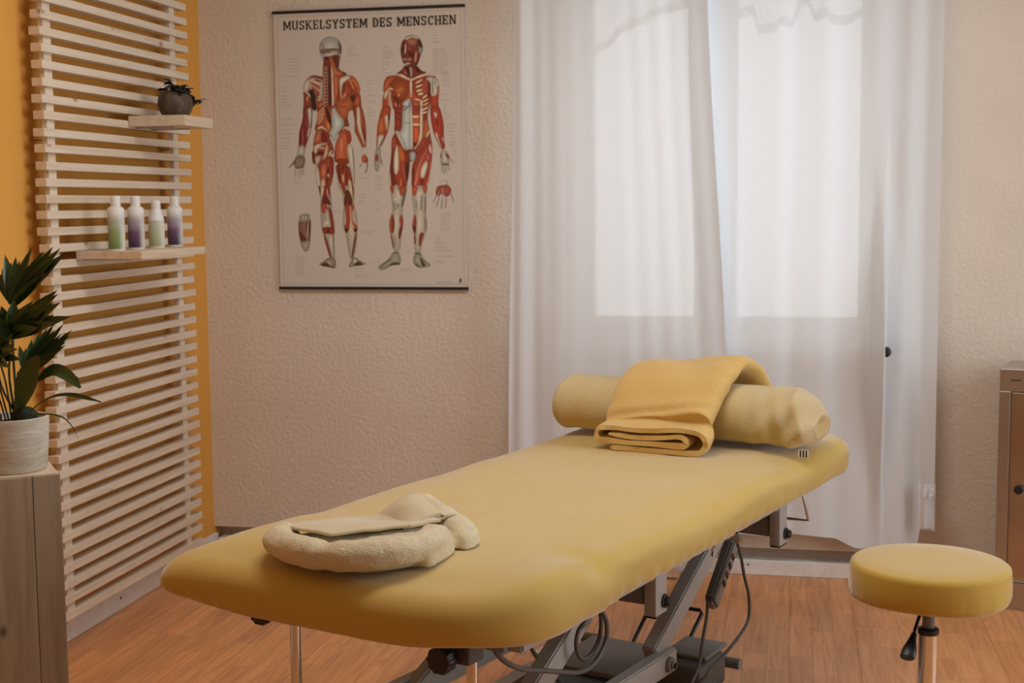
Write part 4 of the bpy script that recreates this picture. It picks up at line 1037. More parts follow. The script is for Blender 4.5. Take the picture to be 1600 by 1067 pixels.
# title in condensed slab letters
def letters():
    W, H, sv, sh, e = .62, 1.0, .155, .105, .055
    def rect(a, b, c, d): return [(a, c), (b, c), (b, d), (a, d)]
    def serif(x, y0): return rect(x-e, x+sv+e, y0, y0+sh)
    def arc(cx, cy, rx, ry, a0, a1, tv, th, n=14):
        o, i = [], []
        for k in range(n+1):
            a = R(a0+(a1-a0)*k/n); c, s = math.cos(a), math.sin(a)
            o.append((cx+rx*c, cy+ry*s)); i.append((cx+(rx-tv)*c, cy+(ry-th)*s))
        return [[o[k], o[k+1], i[k+1], i[k]] for k in range(n)]
    def diag(x0, y0, x1, y1, w): return [(x0-w/2, y0), (x0+w/2, y0), (x1+w/2, y1), (x1-w/2, y1)]
    st = lambda x: rect(x, x+sv, 0, H); r = W-sv
    G = {}
    G['M'] = (.80, [rect(.03, .03+.13, 0, H), rect(.64, .77, 0, H), diag(.105, H, .40, .22, .15), diag(.695, H, .40, .22, .15), rect(-.02, .21, 0, sh), rect(.59, .82, 0, sh), rect(-.02, .13, H-sh, H), rect(.67, .82, H-sh, H)])
    G['U'] = (W, [rect(.02, .02+sv, .28, H), rect(r-.02, r-.02+sv, .28, H), serif(.02, H-sh), serif(r-.02, H-sh)] + arc(W/2, .30, W/2-.02, .31, 180, 360, sv, .12))
    G['S'] = (.56, arc(.28, .73, .26, .28, 20, 270, sv, .115) + arc(.28, .27, .26, .28, 90, -160, sv, .115) + [rect(.44, .53, .70, 1.0), rect(.03, .12, 0, .30)])
    G['K'] = (.66, [st(.03), serif(.03, 0), serif(.03, H-sh), diag(.20, .42, .52, H, .13), diag(.27, .52, .55, 0, .16), rect(.40, .66, H-sh, H), rect(.44, .70, 0, sh)])
    G['E'] = (.56, [st(.04), rect(-.01, .54, 0, sh), rect(-.01, .54, H-sh, H), rect(.1, .40, .45, .55), rect(.44, .54, 0, .30), rect(.44, .54, .70, H), rect(.34, .42, .36, .64)])
    G['L'] = (.52, [st(.04), rect(-.01, .52, 0, sh), serif(.04, H-sh), rect(.42, .52, 0, .34)])
    G['Y'] = (.62, [rect(.235, .235+sv, 0, .46), diag(.31, .42, .09, H, .15), diag(.31, .42, .53, H, .15), rect(.17, .46, 0, sh), rect(-.03, .21, H-sh, H), rect(.41, .65, H-sh, H)])
    G['T'] = (.58, [rect(.21, .21+sv, 0, H), rect(.13, .445, 0, sh), rect(0, .58, H-sh, H), rect(0, .10, .68, H), rect(.48, .58, .68, H)])
    G['D'] = (.60, [st(.04), rect(-.01, .32, 0, sh), rect(-.01, .32, H-sh, H)] + arc(.28, .5, .31, .5, -90, 90, sv, sh))
    G['N'] = (.68, [rect(.04, .16, 0, H), rect(.52, .64, 0, H), diag(.13, H, .57, 0, .16), rect(-.02, .24, 0, sh), rect(.44, .70, H-sh, H), rect(-.02, .12, H-sh, H)])
    G['C'] = (.58, arc(.31, .5, .29, .51, 40, 320, sv, .115) + [rect(.47, .56, .68, 1.0)])
    G['H'] = (.66, [st(.04), st(.66-sv-.04), rect(.1, .56, .45, .55), serif(.04, 0), serif(.04, H-sh), serif(.66-sv-.04, 0), serif(.66-sv-.04, H-sh)])
    return G
G = letters(); txt = 'MUSKELSYSTEM DES MENSCHEN'; gap = .125
tot = sum((G[c][0] if c != ' ' else .30)+gap for c in txt)-gap
tx0, tx1, tz0, tz1 = 76/2000, 1359/2000, 1862/2000, 1926/2000
kx = (tx1-tx0)/tot; kz = tz1-tz0; cx = tx0
tm = plain('printed_black', (.02, .014, .010), .45)
for c in txt:
    if c == ' ': cx += (.30+gap)*kx; continue
    wd, polys = G[c]; bm = bmesh.new()
    for i, P in enumerate(polys):
        y = PYF-.0010-.00001*i
        bm.faces.new([bm.verts.new((cx+a*kx, y, tz0+b*kz)) for a, b in P])
    me = bpy.data.meshes.new('title_letter'); bm.to_mesh(me); bm.free(); link('title_letter', me, tm, chart)
    cx += (wd+gap)*kx

# ------------------------------------------------------------------ curtains
def fold_fn(x0, x1, seedv, tight, y0, amp):
    rnd = random.Random(seedv)
    ks = [(rnd.uniform(26, 44), rnd.uniform(0, 6.28), rnd.uniform(.4, 1)) for _ in range(4)]
    ks += [(rnd.uniform(70, 110), rnd.uniform(0, 6.28), rnd.uniform(.15, .35)) for _ in range(3)]
    def f(x, z):
        s = 0
        for k, ph, a in ks: s += a*math.sin(k*(x + .010*math.sin(z*1.7+ph)) + ph + .5*nz(x, z, ph, 1.3))
        return y0 + amp*tight(x)*s/1.9
    return f
def curtain(name, x0, x1, z0, z1, fy, label, hem_h=.055, edge=None, zb=None, pinch=.012):
    t = thing(name, (x0, -.1, z0), label, 'curtain')
    nu = int((x1-x0)/.0042)
    zbot = zb or (lambda x: z0)
    xe = edge or (lambda x, z: x)
    def P(u, v, dy=0.0, a=None, b=None):
        x = x0+(x1-x0)*u; lo = zbot(x); z = lo+(z1-lo)*v
        X = xe(x, z); return (X-x0, fy(x, z)+.1+dy, z-z0)
    grid_mesh('cloth', nu, 40, lambda u, v: P(u, v), M['sheer'], t)
    def H(u, v):
        x = x0+(x1-x0)*u; lo = zbot(x); z = lo+.0006+hem_h*v; X = xe(x, z)
        return (X-x0, fy(x, z)+.1-.0016, z-z0)
    grid_mesh('hem', nu, 3, H, M['hem'], t)
    return t
tl = lambda x: .30+.75*(1-sstep(1.25, 1.45, x))+.25*sstep(1.70, 1.80, x)
fl_ = fold_fn(0, 0, 3, tl, -.118, .018)
def edgeL(x, z):
    k = (x-1.205)/(1.90-1.205)
    lead = 1.852 + .074*(1-sstep(.45, 2.25, z))*1.08
    foot = 1.205 - .034*(1-sstep(.4, 2.0, z))
    return foot + (lead-foot)*k
curtain('sheer_curtain', 1.205, 1.90, .145, 2.40, fl_, 'left sheer white curtain panel hanging between the chart and the window middle', edge=edgeL)
tr_ = lambda x: .30+.35*(1-sstep(1.80, 1.90, x))+.85*sstep(2.36, 2.44, x)
fr0_ = fold_fn(0, 0, 8, tr_, -.072, .018)
def fr_(x, z):
    # a deep pleat lies in front of the left half of the tie-back
    pl = sstep(2.395, 2.440, x)*(1-sstep(2.4445, 2.4475, x))
    return fr0_(x, z) - .090*pl*math.exp(-((z-.80)/.38)**2)
def zbR(x): return .160 - .035*sstep(2.28, 2.38, x) + .004*math.sin(x*21) + .075*sstep(2.560, 2.574, x)
def edgeR(x, z): return x + .030*(1-sstep(.7, 2.0, z))*(1-sstep(1.79, 1.95, x))
curtain('sheer_curtain', 1.79, 2.615, .150, 2.40, fr_, 'right sheer white curtain panel hanging beside the steel cabinet', zb=zbR, edge=edgeR)
rod = tube('curtain_rod', [(1.0, -.09, 2.42), (2.8, -.09, 2.42)], .012, M['steel'], None, 14)
tag(rod, 'steel rod carrying the sheer curtains above the window', 'curtain rod')
for x in (1.0, 2.8):
    turned('finial', [(0, -.02), (.02, -.012), (.022, 0), (.02, .012), (0, .02)], M['steel'], rod, 16, (x, -.09, 2.42))
    tube('rod_bracket', [(x*.97+.03*1.9, 0, 2.42), (x*.97+.03*1.9, -.09, 2.42)], .008, M['steel'], rod, 8)

# weight tag hanging at the free corner of the right panel
cl = thing('curtain_clip', (2.595, -.11, .205), 'small white gathered corner clip low on the right curtain edge', 'curtain clip')
def clipgrid(u, v):
    return (-.034+.052*u, .010*math.sin(u*9+1)*(1-.4*v)-.012, .16*v+.012*(1-v)*math.sin(u*3.1))
grid_mesh('gathered_corner', 22, 14, clipgrid, M['hem'], cl)
box('clip', -.022, -.012, -.036, -.030, .120, .150, white_pl, cl, .002)
tube('loop', [(-.004, -.033, .150), (.008, -.034, .142), (.008, -.034, .128), (-.003, -.033, .122)], .003, white_pl, cl, 8, smoothpts=4)

# short net valances hung inside the window recess
def valance(x0, x1, zf, sd, label):
    t = thing('window_valance', (x0, .05, 1.8), label, 'valance')
    fy = fold_fn(0, 0, sd, lambda x: 1.0, .05, .010); nu = 130
    grid_mesh('net', nu, 10, lambda u, v: (u*(x1-x0), fy(x0+u*(x1-x0), 2)-.05, zf(x0+u*(x1-x0))+(2.17-zf(x0+u*(x1-x0)))*v-1.8), M['valance'], t)
    grid_mesh('hem', nu, 3, lambda u, v: (u*(x1-x0), fy(x0+u*(x1-x0), 2)-.052, zf(x0+u*(x1-x0))+.034*v-1.8), M['valhem'], t)
    tube('valance_rod', [(0, 0, .375), (x1-x0, 0, .375)], .004, M['steel'], t, 8)
def lerpz(pts):
    def f(x):
        for (a, za), (b, zb_) in zip(pts, pts[1:]):
            if x <= b: return za+(zb_-za)*sstep(a, b, x)
        return pts[-1][1]
    return f
valance(1.40, 1.80, lerpz([(1.40, 1.845), (1.455, 1.812), (1.50, 1.84), (1.56, 1.89), (1.62, 1.91), (1.68, 1.945), (1.80, 1.965)]), 31, 'wavy net valance at the top of the left window sash')
valance(1.93, 2.40, lerpz([(1.93, 1.90), (1.97, 1.925), (2.0, 1.935), (2.02, 1.87), (2.07, 1.87), (2.10, 1.895), (2.13, 1.88), (2.16, 1.95), (2.18, 1.962), (2.21, 1.905), (2.24, 1.915), (2.28, 1.885), (2.32, 1.89), (2.36, 1.915), (2.40, 1.92)]), 32, 'wavy net valance at the top of the right window sash')
kn = thing('curtain_tieback', (2.446, 0, .804), 'round dark curtain tie-back on the wall beside the window', 'tie-back')
bm = bmesh.new(); lathe(bm, [(0, 0), (.008, 0), (.006, .035), (.006, .128), (.014, .132), (.0175, .138), (.0165, .146), (.008, .150), (0, .151)], 24)
bmesh.ops.rotate(bm, verts=bm.verts, cent=(0, 0, 0), matrix=Matrix.Rotation(R(90), 3, 'X'))
autosmooth(from_bm('knob', bm, M['black'], kn))

# ------------------------------------------------------------------ massage table (local x = along the table, local y = -w)
TA = R(70.5)
table = thing('massage_table', (1.6, -1.7, 0), 'height-adjustable massage table with grey scissor frame under the yellow sheet', 'massage table', rz=TA)
TT = .640
def L(u, w, z): return Vector((u, -w, z))
def tbeam(name, a, b, w, h, m, bev=.004, parent=table, up=(0, 0, 1)):
    bm = bmesh.new(); beam(bm, L(*a), L(*b), w, h, up, bev); return autosmooth(from_bm(name, bm, m, parent), 40)
def rrect_outline(cu, cw, a, b, r, n, rl=None, rr=None):
    """points of a rounded rectangle, evenly spread; rl is the radius of the corner next to the slats"""
    pts = []; rl = r if rl is None else rl; rr = r if rr is None else rr
    for sx, sy, a0, r in ((1, 1, 0, r), (-1, 1, 90, rr), (-1, -1, 180, rl), (1, -1, 270, r)):
        x, y = cu+sx*(a-r), cw+sy*(b-r)
        for k in range(9):
            t = R(a0+90*k/8); pts.append((x+r*math.cos(t), y+r*math.sin(t)))
    P = np.array(pts+[pts[0]]); d = np.r_[0, np.cumsum(np.hypot(*(P[1:]-P[:-1]).T))]
    s = np.linspace(0, d[-1], n, endpoint=False)
    return np.stack([np.interp(s, d, P[:, 0]), np.interp(s, d, P[:, 1])], 1)
SU, SW, SA, SB = .150, -.008, .985, .393
def pad_mesh(grow, z_off, sheetlike):
    n = 320; prof = []
    # (inset from the outer edge, height below the top)
    for k in range(13): prof.append((.052+(SB-.012-.052)*(1-k/13), 0.0))
    for k in range(9):
        t = math.pi/2*k/8; prof.append((.052*(1-math.sin(t)), .048*(1-math.cos(t))))
    prof += [(.0, .060), (.0015, .075), (.005, .090), (.011, .099), (.022, .103), (.060, .103)]
    vs, fs = [], []
    for ri, (ins, dz) in enumerate(prof):
        q = max(ins, 0.0)
        a, b = SA+grow-q, SB+grow-q
        r = min(max(.135+grow-q, .004), b-.0005)
        o = rrect_outline(SU, SW, a, b, r, n, min(max(.07+grow-q*.5, .004), b-.0005), min(max(.20+grow-q, .004), b-.0005))
        for u, w in o:
            e = ins; uu, ww, z = u, w, TT+z_off-dz*(1 if sheetlike else .94)
            if sheetlike:
                dn = SB-abs(w-SW)                  # distance to the long edge
                side = 1 if w > SW else -1
                # centre section pulled in at the near long edge, the foot pad stays puffy
                mid = sstep(-.50, -.30, u)*(1-sstep(.62, .90, u))
                if side > 0:
                    z -= .030*mid*sstep(.16, .0, dn)*(1-.75*sstep(.02, .10, dz))*(.75+.25*math.sin(u*9+1))
                    z -= .016*math.exp(-((u+.47)/.05)**2)*sstep(.14, .02, dn)*(1-.8*sstep(.03, .10, dz))
                    z += .006*math.exp(-((u+.62)/.10)**2)*sstep(.22, .05, dn)*(1-sstep(.01, .08, dz))
                    ww += .008*math.exp(-((u+.64)/.15)**2)*sstep(.02, .07, dz) - .010*mid*sstep(.0, .05, dz)
                    # small gathers along the elastic hem
                    g = sstep(.055, .095, dz)*sstep(-.55, -.4, u)*(1-sstep(.5, .75, u))
                    ww += g*.0035*math.sin(u*95+2*math.sin(u*11))
                else:
                    z -= .010*sstep(.13, 0, dn)*mid
                    ww += .010*mid*sstep(0, .05, dz)
                    z -= .006*math.exp(-((u+.40)/.06)**2)*sstep(.12, 0, dn)
                # foot end: soft slump towards the front and lifted corners of the hem
                fe = u-(SU-SA)
                z -= .014*sstep(.20, 0, fe)*(1-.7*sstep(.02, .10, dz))
                cn = math.exp(-((w+.36)/.10)**2)*sstep(.12, 0, fe)
                z += cn*sstep(.05, .10, dz)*.022
                z += .012*sstep(.05, .1, dz)*math.exp(-((w-.30)/.10)**2)*sstep(.15, 0, fe)
                # the corner next to the slats sticks out a little
                co = math.exp(-((u-(SU-SA))/.13)**2-((w-(SW-SB))/.13)**2)
                uu -= .020*co; ww -= .022*co
                # broad wrinkles
                z += .0022*nz(u, w, 0, 5) + .0012*nz(u+7, w*2, 1, 13)
                ww += .002*nz(u*3, dz*8, 3, 3)
            vs.append((uu, -ww, z))
        if ri:
            for k in range(n):
                a0, b0 = (ri-1)*n+k, (ri-1)*n+(k+1) % n
                fs.append((a0, b0, b0+n, a0+n))
    # close the top centre as a strip fan
    c0 = len(vs); o = vs[:n]
    line = [(min(max(p[0], SU-SA+SB), SU+SA-SB), -SW, TT+z_off) for p in o]
    vs += line
    for k in range(n): fs.append((c0+k, c0+(k+1) % n, (k+1) % n, k))
    return vs, fs
vs, fs = pad_mesh(0, 0, True)
me = bpy.data.meshes.new('fitted_sheet'); me.from_pydata(vs, [], fs); me.update()
bm = bmesh.new(); bm.from_mesh(me); bmesh.ops.remove_doubles(bm, verts=bm.verts, dist=1e-5)
bmesh.ops.recalc_face_normals(bm, faces=bm.faces); bm.to_mesh(me); bm.free()
sheet = link('fitted_sheet', me, M['sheet'], None, True)
sheet.location = table.location; sheet.rotation_euler = (0, 0, TA)
tag(sheet, 'yellow fitted jersey sheet stretched over the massage table top', 'bed sheet')
bm = bmesh.new(); o_ = rrect_outline(SU, SW, SA-.03, SB-.035, .11, 80)
a = [bm.verts.new((u, -w, TT-.092)) for u, w in o_]; b = [bm.verts.new((u, -w, TT-.045)) for u, w in o_]; 
o2 = rrect_outline(SU, SW, SA-.06, SB-.07, .09, 80); c = [bm.verts.new((u, -w, TT-.042)) for u, w in o2]
for k in range(80):
    q = (k+1) % 80; bm.faces.new((a[k], a[q], b[q], b[k])); bm.faces.new((b[k], b[q], c[q], c[k]))
bm.faces.new(a[::-1]); bm.faces.new(c)
autosmooth(from_bm('mattress_pad', bm, plain('grey_vinyl', (.35, .33, .3), .5), table))
# upper frame
for w in (-.27, .27): tbeam('frame_rail', (-.62, w, .508), (.98, w, .508), .04, .05, M['greymetal'])
for u in (-.62, .18, .98): tbeam('frame_cross_rail', (u, -.25, .508), (u, .25, .508), .04, .045, M['greymetal'])
# hanging posts with cross tubes and bolts
for u, w, zb in ((-.045, .287, .405), (.715, .290, .392)):
    for s in (1, -1):
        bm = bmesh.new(); bx(bm, u-.029, u+.029, -s*w-.0145, -s*w+.0145, zb, .530, .003, 2)
        p_ = autosmooth(from_bm('post', bm, M['greymetal'], table))
        bm = bmesh.new(); bx(bm, u-.0275, u+.0275, -s*w-.0135, -s*w+.0135, zb-.004, zb, .001, 1); from_bm('end_cap', bm, M['black'], p_)
        bm = bmesh.new(); lathe(bm, [(0, 0), (.016, 0), (.0165, .004), (.012, .005), (.0115, .013), (.009, .016), (0, .016)], 8)
        bmesh.ops.rotate(bm, verts=bm.verts, cent=(0, 0, 0), matrix=Matrix.Rotation(R(90 if s > 0 else -90), 3, 'X'))
        bmesh.ops.translate(bm, verts=bm.verts, vec=(u+.012, -s*(w+.0145), zb+.028)); from_bm('bolt', bm, M['rubber'], p_)
    tbeam('cross_tube', (u, -w+.016, zb+.047), (u, w-.016, zb+.047), .05, .048, M['midgrey'])
# scissor arms
def arm(w, p0, p1, th=.036, hh=.056):
    return tbeam('scissor_arm', (p0[0], w, p0[1]), (p1[0], w, p1[1]), th, hh, M['greymetal'])
arm(.182, (.560, .452), (.150, .232)); arm(.182, (-.100, .478), (-.72, .165))
arm(-.182, (.560, .452), (.150, .232)); arm(-.182, (.000, .345), (-.60, .10))
for s in (1, -1):
    lk = tbeam('lower_link', (.215, s*.205, .215), (-.62, s*.205, .232), .034, .056, M['greymetal'])
    bm = bmesh.new(); lathe(bm, [(0, 0), (.0185, 0), (.0185, .010), (.010, .0105), (.010, .015), (.006, .018), (0, .018)], 18)
    bmesh.ops.rotate(bm, verts=bm.verts, cent=(0, 0, 0), matrix=Matrix.Rotation(R(90 if s > 0 else -90), 3, 'X'))
    bmesh.ops.translate(bm, verts=bm.verts, vec=(.165, -s*.2215, .216)); autosmooth(from_bm('bolt', bm, M['midgrey'], lk), 30)
    bm = bmesh.new(); lathe(bm, [(0, 0), (.0075, 0), (.0075, .004), (0, .004)], 6)
    bmesh.ops.rotate(bm, verts=bm.verts, cent=(0, 0, 0), matrix=Matrix.Rotation(R(90 if s > 0 else -90), 3, 'X'))
    bmesh.ops.translate(bm, verts=bm.verts, vec=(.165, -s*.2395, .216)); from_bm('bolt_head', bm, M['black'], lk)
# base frame on the floor
for w in (-.26, .26): tbeam('base_rail', (-.62, w, .055), (.47, w, .055), .05, .04, M['greymetal'])
for u in (-.60, .05, .45): tbeam('base_cross_rail', (u, -.24, .055), (u, .24, .055), .05, .04, M['greymetal'])
for u in (-.58, .43):
    for w in (-.26, .26):
        turned('levelling_foot', [(0, 0), (.024, 0), (.026, .006), (.02, .012), (.008, .014), (.008, .04), (0, .04)], M['rubber'], table, 20, L(u, w, 0))
tbeam('base_upright', (-.60, .19, .07), (-.60, .19, .215), .03, .05, M['greymetal'], up=(1, 0, 0)); tbeam('base_upright', (-.60, -.19, .07), (-.60, -.19, .215), .03, .05, M['greymetal'], up=(1, 0, 0))
# drive housing, motor and electronics tray
bm = bmesh.new(); bx(bm, .26, .52, -.095, .165, .078, .128, .006); autosmooth(from_bm('tray', bm, M['midgrey'], table))
bm = bmesh.new(); bx(bm, .30, .47, -.245, -.115, .08, .165, .014, 3); autosmooth(from_bm('motor_housing', bm, M['darkgrey'], table))
bm = bmesh.new(); bx(bm, .36, .50, -.235, -.12, .165, .176, .004); autosmooth(from_bm('motor_lid', bm, M['midgrey'], table))
bm = bmesh.new(); bx(bm, .10, .34, -.02, .14, .080, .115, .012, 3); autosmooth(from_bm('control_unit', bm, M['black'], table))
bm = bmesh.new(); bx(bm, .28, .36, .14, .22, .075, .14, .004); autosmooth(from_bm('bracket_plate', bm, M['chrome'], table))
bm = bmesh.new(); bx(bm, .40, .50, -.33, -.265, .02, .075, .004); autosmooth(from_bm('wheel_bracket', bm, M['steel'], table))
bm = bmesh.new(); bx(bm, .30, .33, -.275, -.20, .075, .13, .003); autosmooth(from_bm('support_plate', bm, M['chrome'], table))
# lifting bar with rubber ends and the bent foot lever
tube('pedal_bar', [L(.55, -.19, .105), L(.55, .215, .105)], .0085, M['black'], table, 12)
for w0, w1 in ((-.215, -.155), (.185, .250)): tube('rubber_grip', [L(.55, w0, .105), L(.55, w1, .105)], .0145, M['midgrey'], table, 16)
bm = bmesh.new(); bx(bm, .53, .57, -.185, -.155, .04, .115, .003); from_bm('bar_bracket', bm, M['darkgrey'], table)
tube('foot_lever', [L(.58, -.072, .105), L(.67, -.062, .186), L(.672, -.055, .192), L(.672, .085, .192), L(.668, .092, .186), L(.585, .078, .105)], .0055, M['black'], table, 10)
# chrome support rods, clamp knobs
def rod_(u, w, z0, z1, r): return tube('support_rod', [L(u, w, z0), L(u, w, z1)], r, M['chrome'], table, 18)
rod_(-.68, -.195, .04, .530, .0105); rod_(-.70, .232, .04, .530, .0105)
for u, w, z, r in ((-.715, -.235, .512, .023), (-.735, .200, .497, .0255)):
    bm = bmesh.new(); n = 60; rings = []
    for x, rr in ((0, .55), (.0, .92), (.004, 1.0), (.022, 1.0), (.028, .9), (.030, .5)):
        rings.append([bm.verts.new((u-x+.0, -w+rr*r*(1+.05*math.cos(10*2*math.pi*k/n))*math.cos(2*math.pi*k/n), z+rr*r*(1+.05*math.cos(10*2*math.pi*k/n))*math.sin(2*math.pi*k/n))) for k in range(n)])
    for a_, b_ in zip(rings, rings[1:]):
        for k in range(n): bm.faces.new((a_[k], a_[(k+1) % n], b_[(k+1) % n], b_[k]))
    bm.faces.new(rings[0][::-1]); bm.faces.new(rings[-1]); kb = autosmooth(from_bm('clamp_knob', bm, M['black'], table), 50)
    tube('clamp_screw', [L(u+.03, w, z), L(u-.002, w, z)], .006, M['steel'], table, 10)
    bm = bmesh.new(); bx(bm, u+.005, u+.055, -w-.045, -w+.010, z-.012, z+.020, .003); from_bm('clamp_block', bm, M['darkgrey'], table)
bm = bmesh.new(); bx(bm, -.645, -.555, -.265, -.225, .487, .530, .004); autosmooth(from_bm('junction_box', bm, M['midgrey'], table))
# bent wire handle below the head end
tube('wire_handle', [L(.85, .24, .535), L(.85, .305, .530), L(.85, .309, .507), L(.85, .326, .432), L(.85, .257, .431), L(.85, .20, .434)], .0045, M['steel'], table, 8)
# cables on the frame
tube('frame_cable', [L(u, .24, z) for u, z in ((-.642, .502), (-.629, .48), (-.598, .454), (-.541, .423), (-.468, .398), (-.378, .367), (-.311, .346), (-.255, .343), (-.211, .36), (-.188, .385), (-.19, .421), (-.217, .458), (-.22, .50))], .0052, M['cable'], table, 10, smoothpts=5)
tube('frame_cable', [L(u, .222, z) for u, z in ((-.20, .50), (-.184, .444), (-.178, .408), (-.19, .376), (-.225, .355), (-.26, .355), (-.282, .372), (-.29, .398), (-.279, .422), (-.256, .439))] + [L(-.20, .10, .40), L(-.1, .0, .30), L(.1, .0, .12)], .0048, M['cable'], table, 10, smoothpts=5)

# ------------------------------------------------------------------ hand control hanging on the frame
hc0 = L(.30, .305, .50)
hc = thing('hand_control', Vector(table.location)+Matrix.Rotation(TA, 3, 'Z')@hc0, 'grey corded hand control hooked onto the massage table frame', 'remote control', rz=TA)
def H(u, w, z): return L(u, w, z)-hc0
bm = bmesh.new(); a_, b_ = H(.335, .312, .482), H(.205, .312, .360)
beam(bm, a_, b_, .026, .042, (0, 0, 1), .007); autosmooth(from_bm('body', bm, M['midgrey'], hc), 40)
bm = bmesh.new(); beam(bm, a_.lerp(b_, .03)+Vector((-.012, .0, .012)), a_.lerp(b_, .97)+Vector((-.012, 0, .012)), .022, .022, (0, 0, 1), .005); autosmooth(from_bm('back_shell', bm, M['darkgrey'], hc), 40)
d_ = (b_-a_).normalized(); nrm = d_.cross(Vector((0, 1, 0))).normalized()
for k in range(4):
    c_ = a_.lerp(b_, .22+.14*k) + Vector((0, -.0135, 0))
    bm = bmesh.new(); beam(bm, c_-d_*.006, c_+d_*.006, .004, .020, (0, 0, 1), .0015); from_bm('button', bm, M['black'] if k % 2 else M['leafred'], hc)
tube('hook', [H(.24, .300, .470), H(.243, .303, .490), H(.255, .306, .505), H(.29, .308, .512), H(.33, .310, .505), H(.345, .312, .490)], .0085, M['chrome'], hc, 10, smoothpts=4, flat=.6)
tube('hanger_grip', [H(.335, .318, .492), H(.38, .310, .482)], .012, M['steel'], hc, 12)
tube('cord', [H(u, .3, z) for u, z in ((.215, .372), (.208, .329), (.186, .281), (.164, .226), (.12, .199))]+[H(.10, .28, .16), H(.14, .15, .11)], .0042, M['cable'], hc, 8, smoothpts=5)
tube('cord', [H(u, .31, z) for u, z in ((.37, .50), (.376, .47), (.398, .432), (.421, .379), (.452, .322), (.453, .264), (.402, .238), (.287, .215), (.209, .207), (.171, .195))]+[H(.15, .25, .15), H(.2, .15, .11)], .0042, M['cable'], hc, 8, smoothpts=5)

# ------------------------------------------------------------------ things lying on the table (same local axes as the table)
RT = Matrix.Rotation(TA, 3, 'Z'); T0 = Vector((1.6, -1.7, 0))
def on_table(name, u, w, label, cat):
    return thing(name, T0 + RT@L(u, w, TT), label, cat, rz=TA)
# bolster: terry-wrapped roll across the head end
BU, BA, BB = .785, .108, .086
bol = on_table('bolster', BU, 0, 'beige terry-wrapped bolster roll lying across the head of the table', 'bolster')
def bol_pt(s, v):
    w = -.395 + .775*v
    a = 2*math.pi*s
    end = min(v, 1-v)*.775
    k = 1-.35*math.exp(-end/.012)
    dr = sstep(.90, 1.0, v)
    x, z = BA*math.cos(a), BB*math.sin(a)
    # settle on the table
    z = z if z > -.055 else -.055-.35*( -.055 - z)
    right = sstep(.70, .97, v); left = sstep(.16, .0, v)
    fr = max(0, -math.cos(a))          # facing the foot end
    r = 1 + .015*nz(x*9, w*7, z*9)
    fold = right*(.085*math.sin(v*46 + a*4.0) + .05*math.sin(v*88-a*3+1))*(.30+.70*fr) + left*.05*math.sin(v*70+a*2.5)
    r += fold
    dz = -.026*dr**2*max(0, math.sin(a)+.35)
    return Vector((x*r*k, -w, BB*.90 + z*r*k + dz))
o = grid_mesh('terry_cover', 72, 110, lambda s, v: bol_pt(s, v), M['bolster'], bol, wrap=True)
def endcap(v, sgn):
    c = Vector((0, 0, 0))
    ring = [bol_pt(k/72, v) for k in range(72)]
    for r in ring: c += r
    c /= 72; bm = bmesh.new(); prev = None
    for q, d in ((1.0, 0), (.93, .004), (.7, .003), (.4, -.008), (.12, -.016)):
        rr = [bm.verts.new(c+(r-c)*(q*(1+.03*math.sin(k*.9)*(q < .9)))+Vector((0, sgn*d, 0))) for k, r in enumerate(ring)]
        if prev:
            for k in range(72): bm.faces.new((prev[k], prev[(k+1) % 72], rr[(k+1) % 72], rr[k]))
        prev = rr
    bm.faces.new(prev)
    from_bm('end_gather', bm, M['bolster'], bol, True)
endcap(0, 1); endcap(1, -1)
# woven tag at the right end of the cover
tg = box('woven_tag', -.126, -.123, -.388, -.362, .002, .022, M['paper'], bol)
for k in range(3): box('tag_stripe', -.1265, -.1261, -.3855+.008*k, -.3815+.008*k, .003, .021, M['black'], tg)

# folded yellow towel draped over the bolster: one flattened spiral of cloth swept along the drape
tow = on_table('folded_towel', .48, 0, 'folded yellow terry towel draped over the middle of the bolster', 'towel')
TW = .315
def spiral_band(th=.0130):
    # centre line of the cloth in (t across 0..TW, n up 0..1)
    pts = []
    def add(t, n): pts.append((t, n))
    # inner curl
    for t, n in ((.040, .0410), (.10, .0405), (.15, .0400), (.196, .0400), (.215, .0408), (.240, .0425), (.256, .0395), (.2625, .031), (.258, .024), (.238, .0215), (.15, .0225), (.05, .0245)): add(t, n)
    # left fold up to the top layer
    for k in range(7):
        a = -math.pi/2 - math.pi*k/6; add(.018+.0175*math.cos(a), .0410+.0168*math.sin(a))
    for t in (.06, .12, .18, .24, .28): add(t, .0602)
    for k in range(1, 9):
        a = math.pi/2 - math.pi*k/8; add(.282+.031*math.cos(a), .0330+.0272*math.sin(a))
    for t in (.24, .18, .12, .07, .045): add(t, .0062)
    P = catmull([(a, b, 0) for a, b in pts], 2); n = len(P); Lf, Rt = [], []
    for i, p in enumerate(P):
        d = (P[min(i+1, n-1)]-P[max(i-1, 0)]).normalized(); q = Vector((-d.y, d.x, 0))
        h = th/2*(1 if 0 < i < n-1 else .4)
        Lf.append((p+q*h)); Rt.append((p-q*h))
    return [(v.x, v.y) for v in Lf+Rt[::-1]]
band = spiral_band(); nb = len(band)
path = [  # u, w of the band's left edge, z of the underside, cross direction angle (deg from +w towards +u)
 (.528, -.160, .642, -16.5), (.575, -.162, .643, -15), (.622, -.163, .652, -13), (.662, -.164, .684, -10), (.695, -.164, .728, -7), (.728, -.162, .770, -5),
 (.765, -.158, .796, -3), (.805, -.150, .803, -1), (.845, -.140, .795, 1), (.882, -.126, .762, 2), (.910, -.112, .712, 3), (.935, -.10, .668, 3), (.970, -.095, .648, 3), (1.005, -.092, .644, 3)]
C_ = catmull([(p[0], p[1], p[2]) for p in path], 4); A_ = np.interp(np.linspace(0, len(path)-1, len(C_)), range(len(path)), [p[3] for p in path])
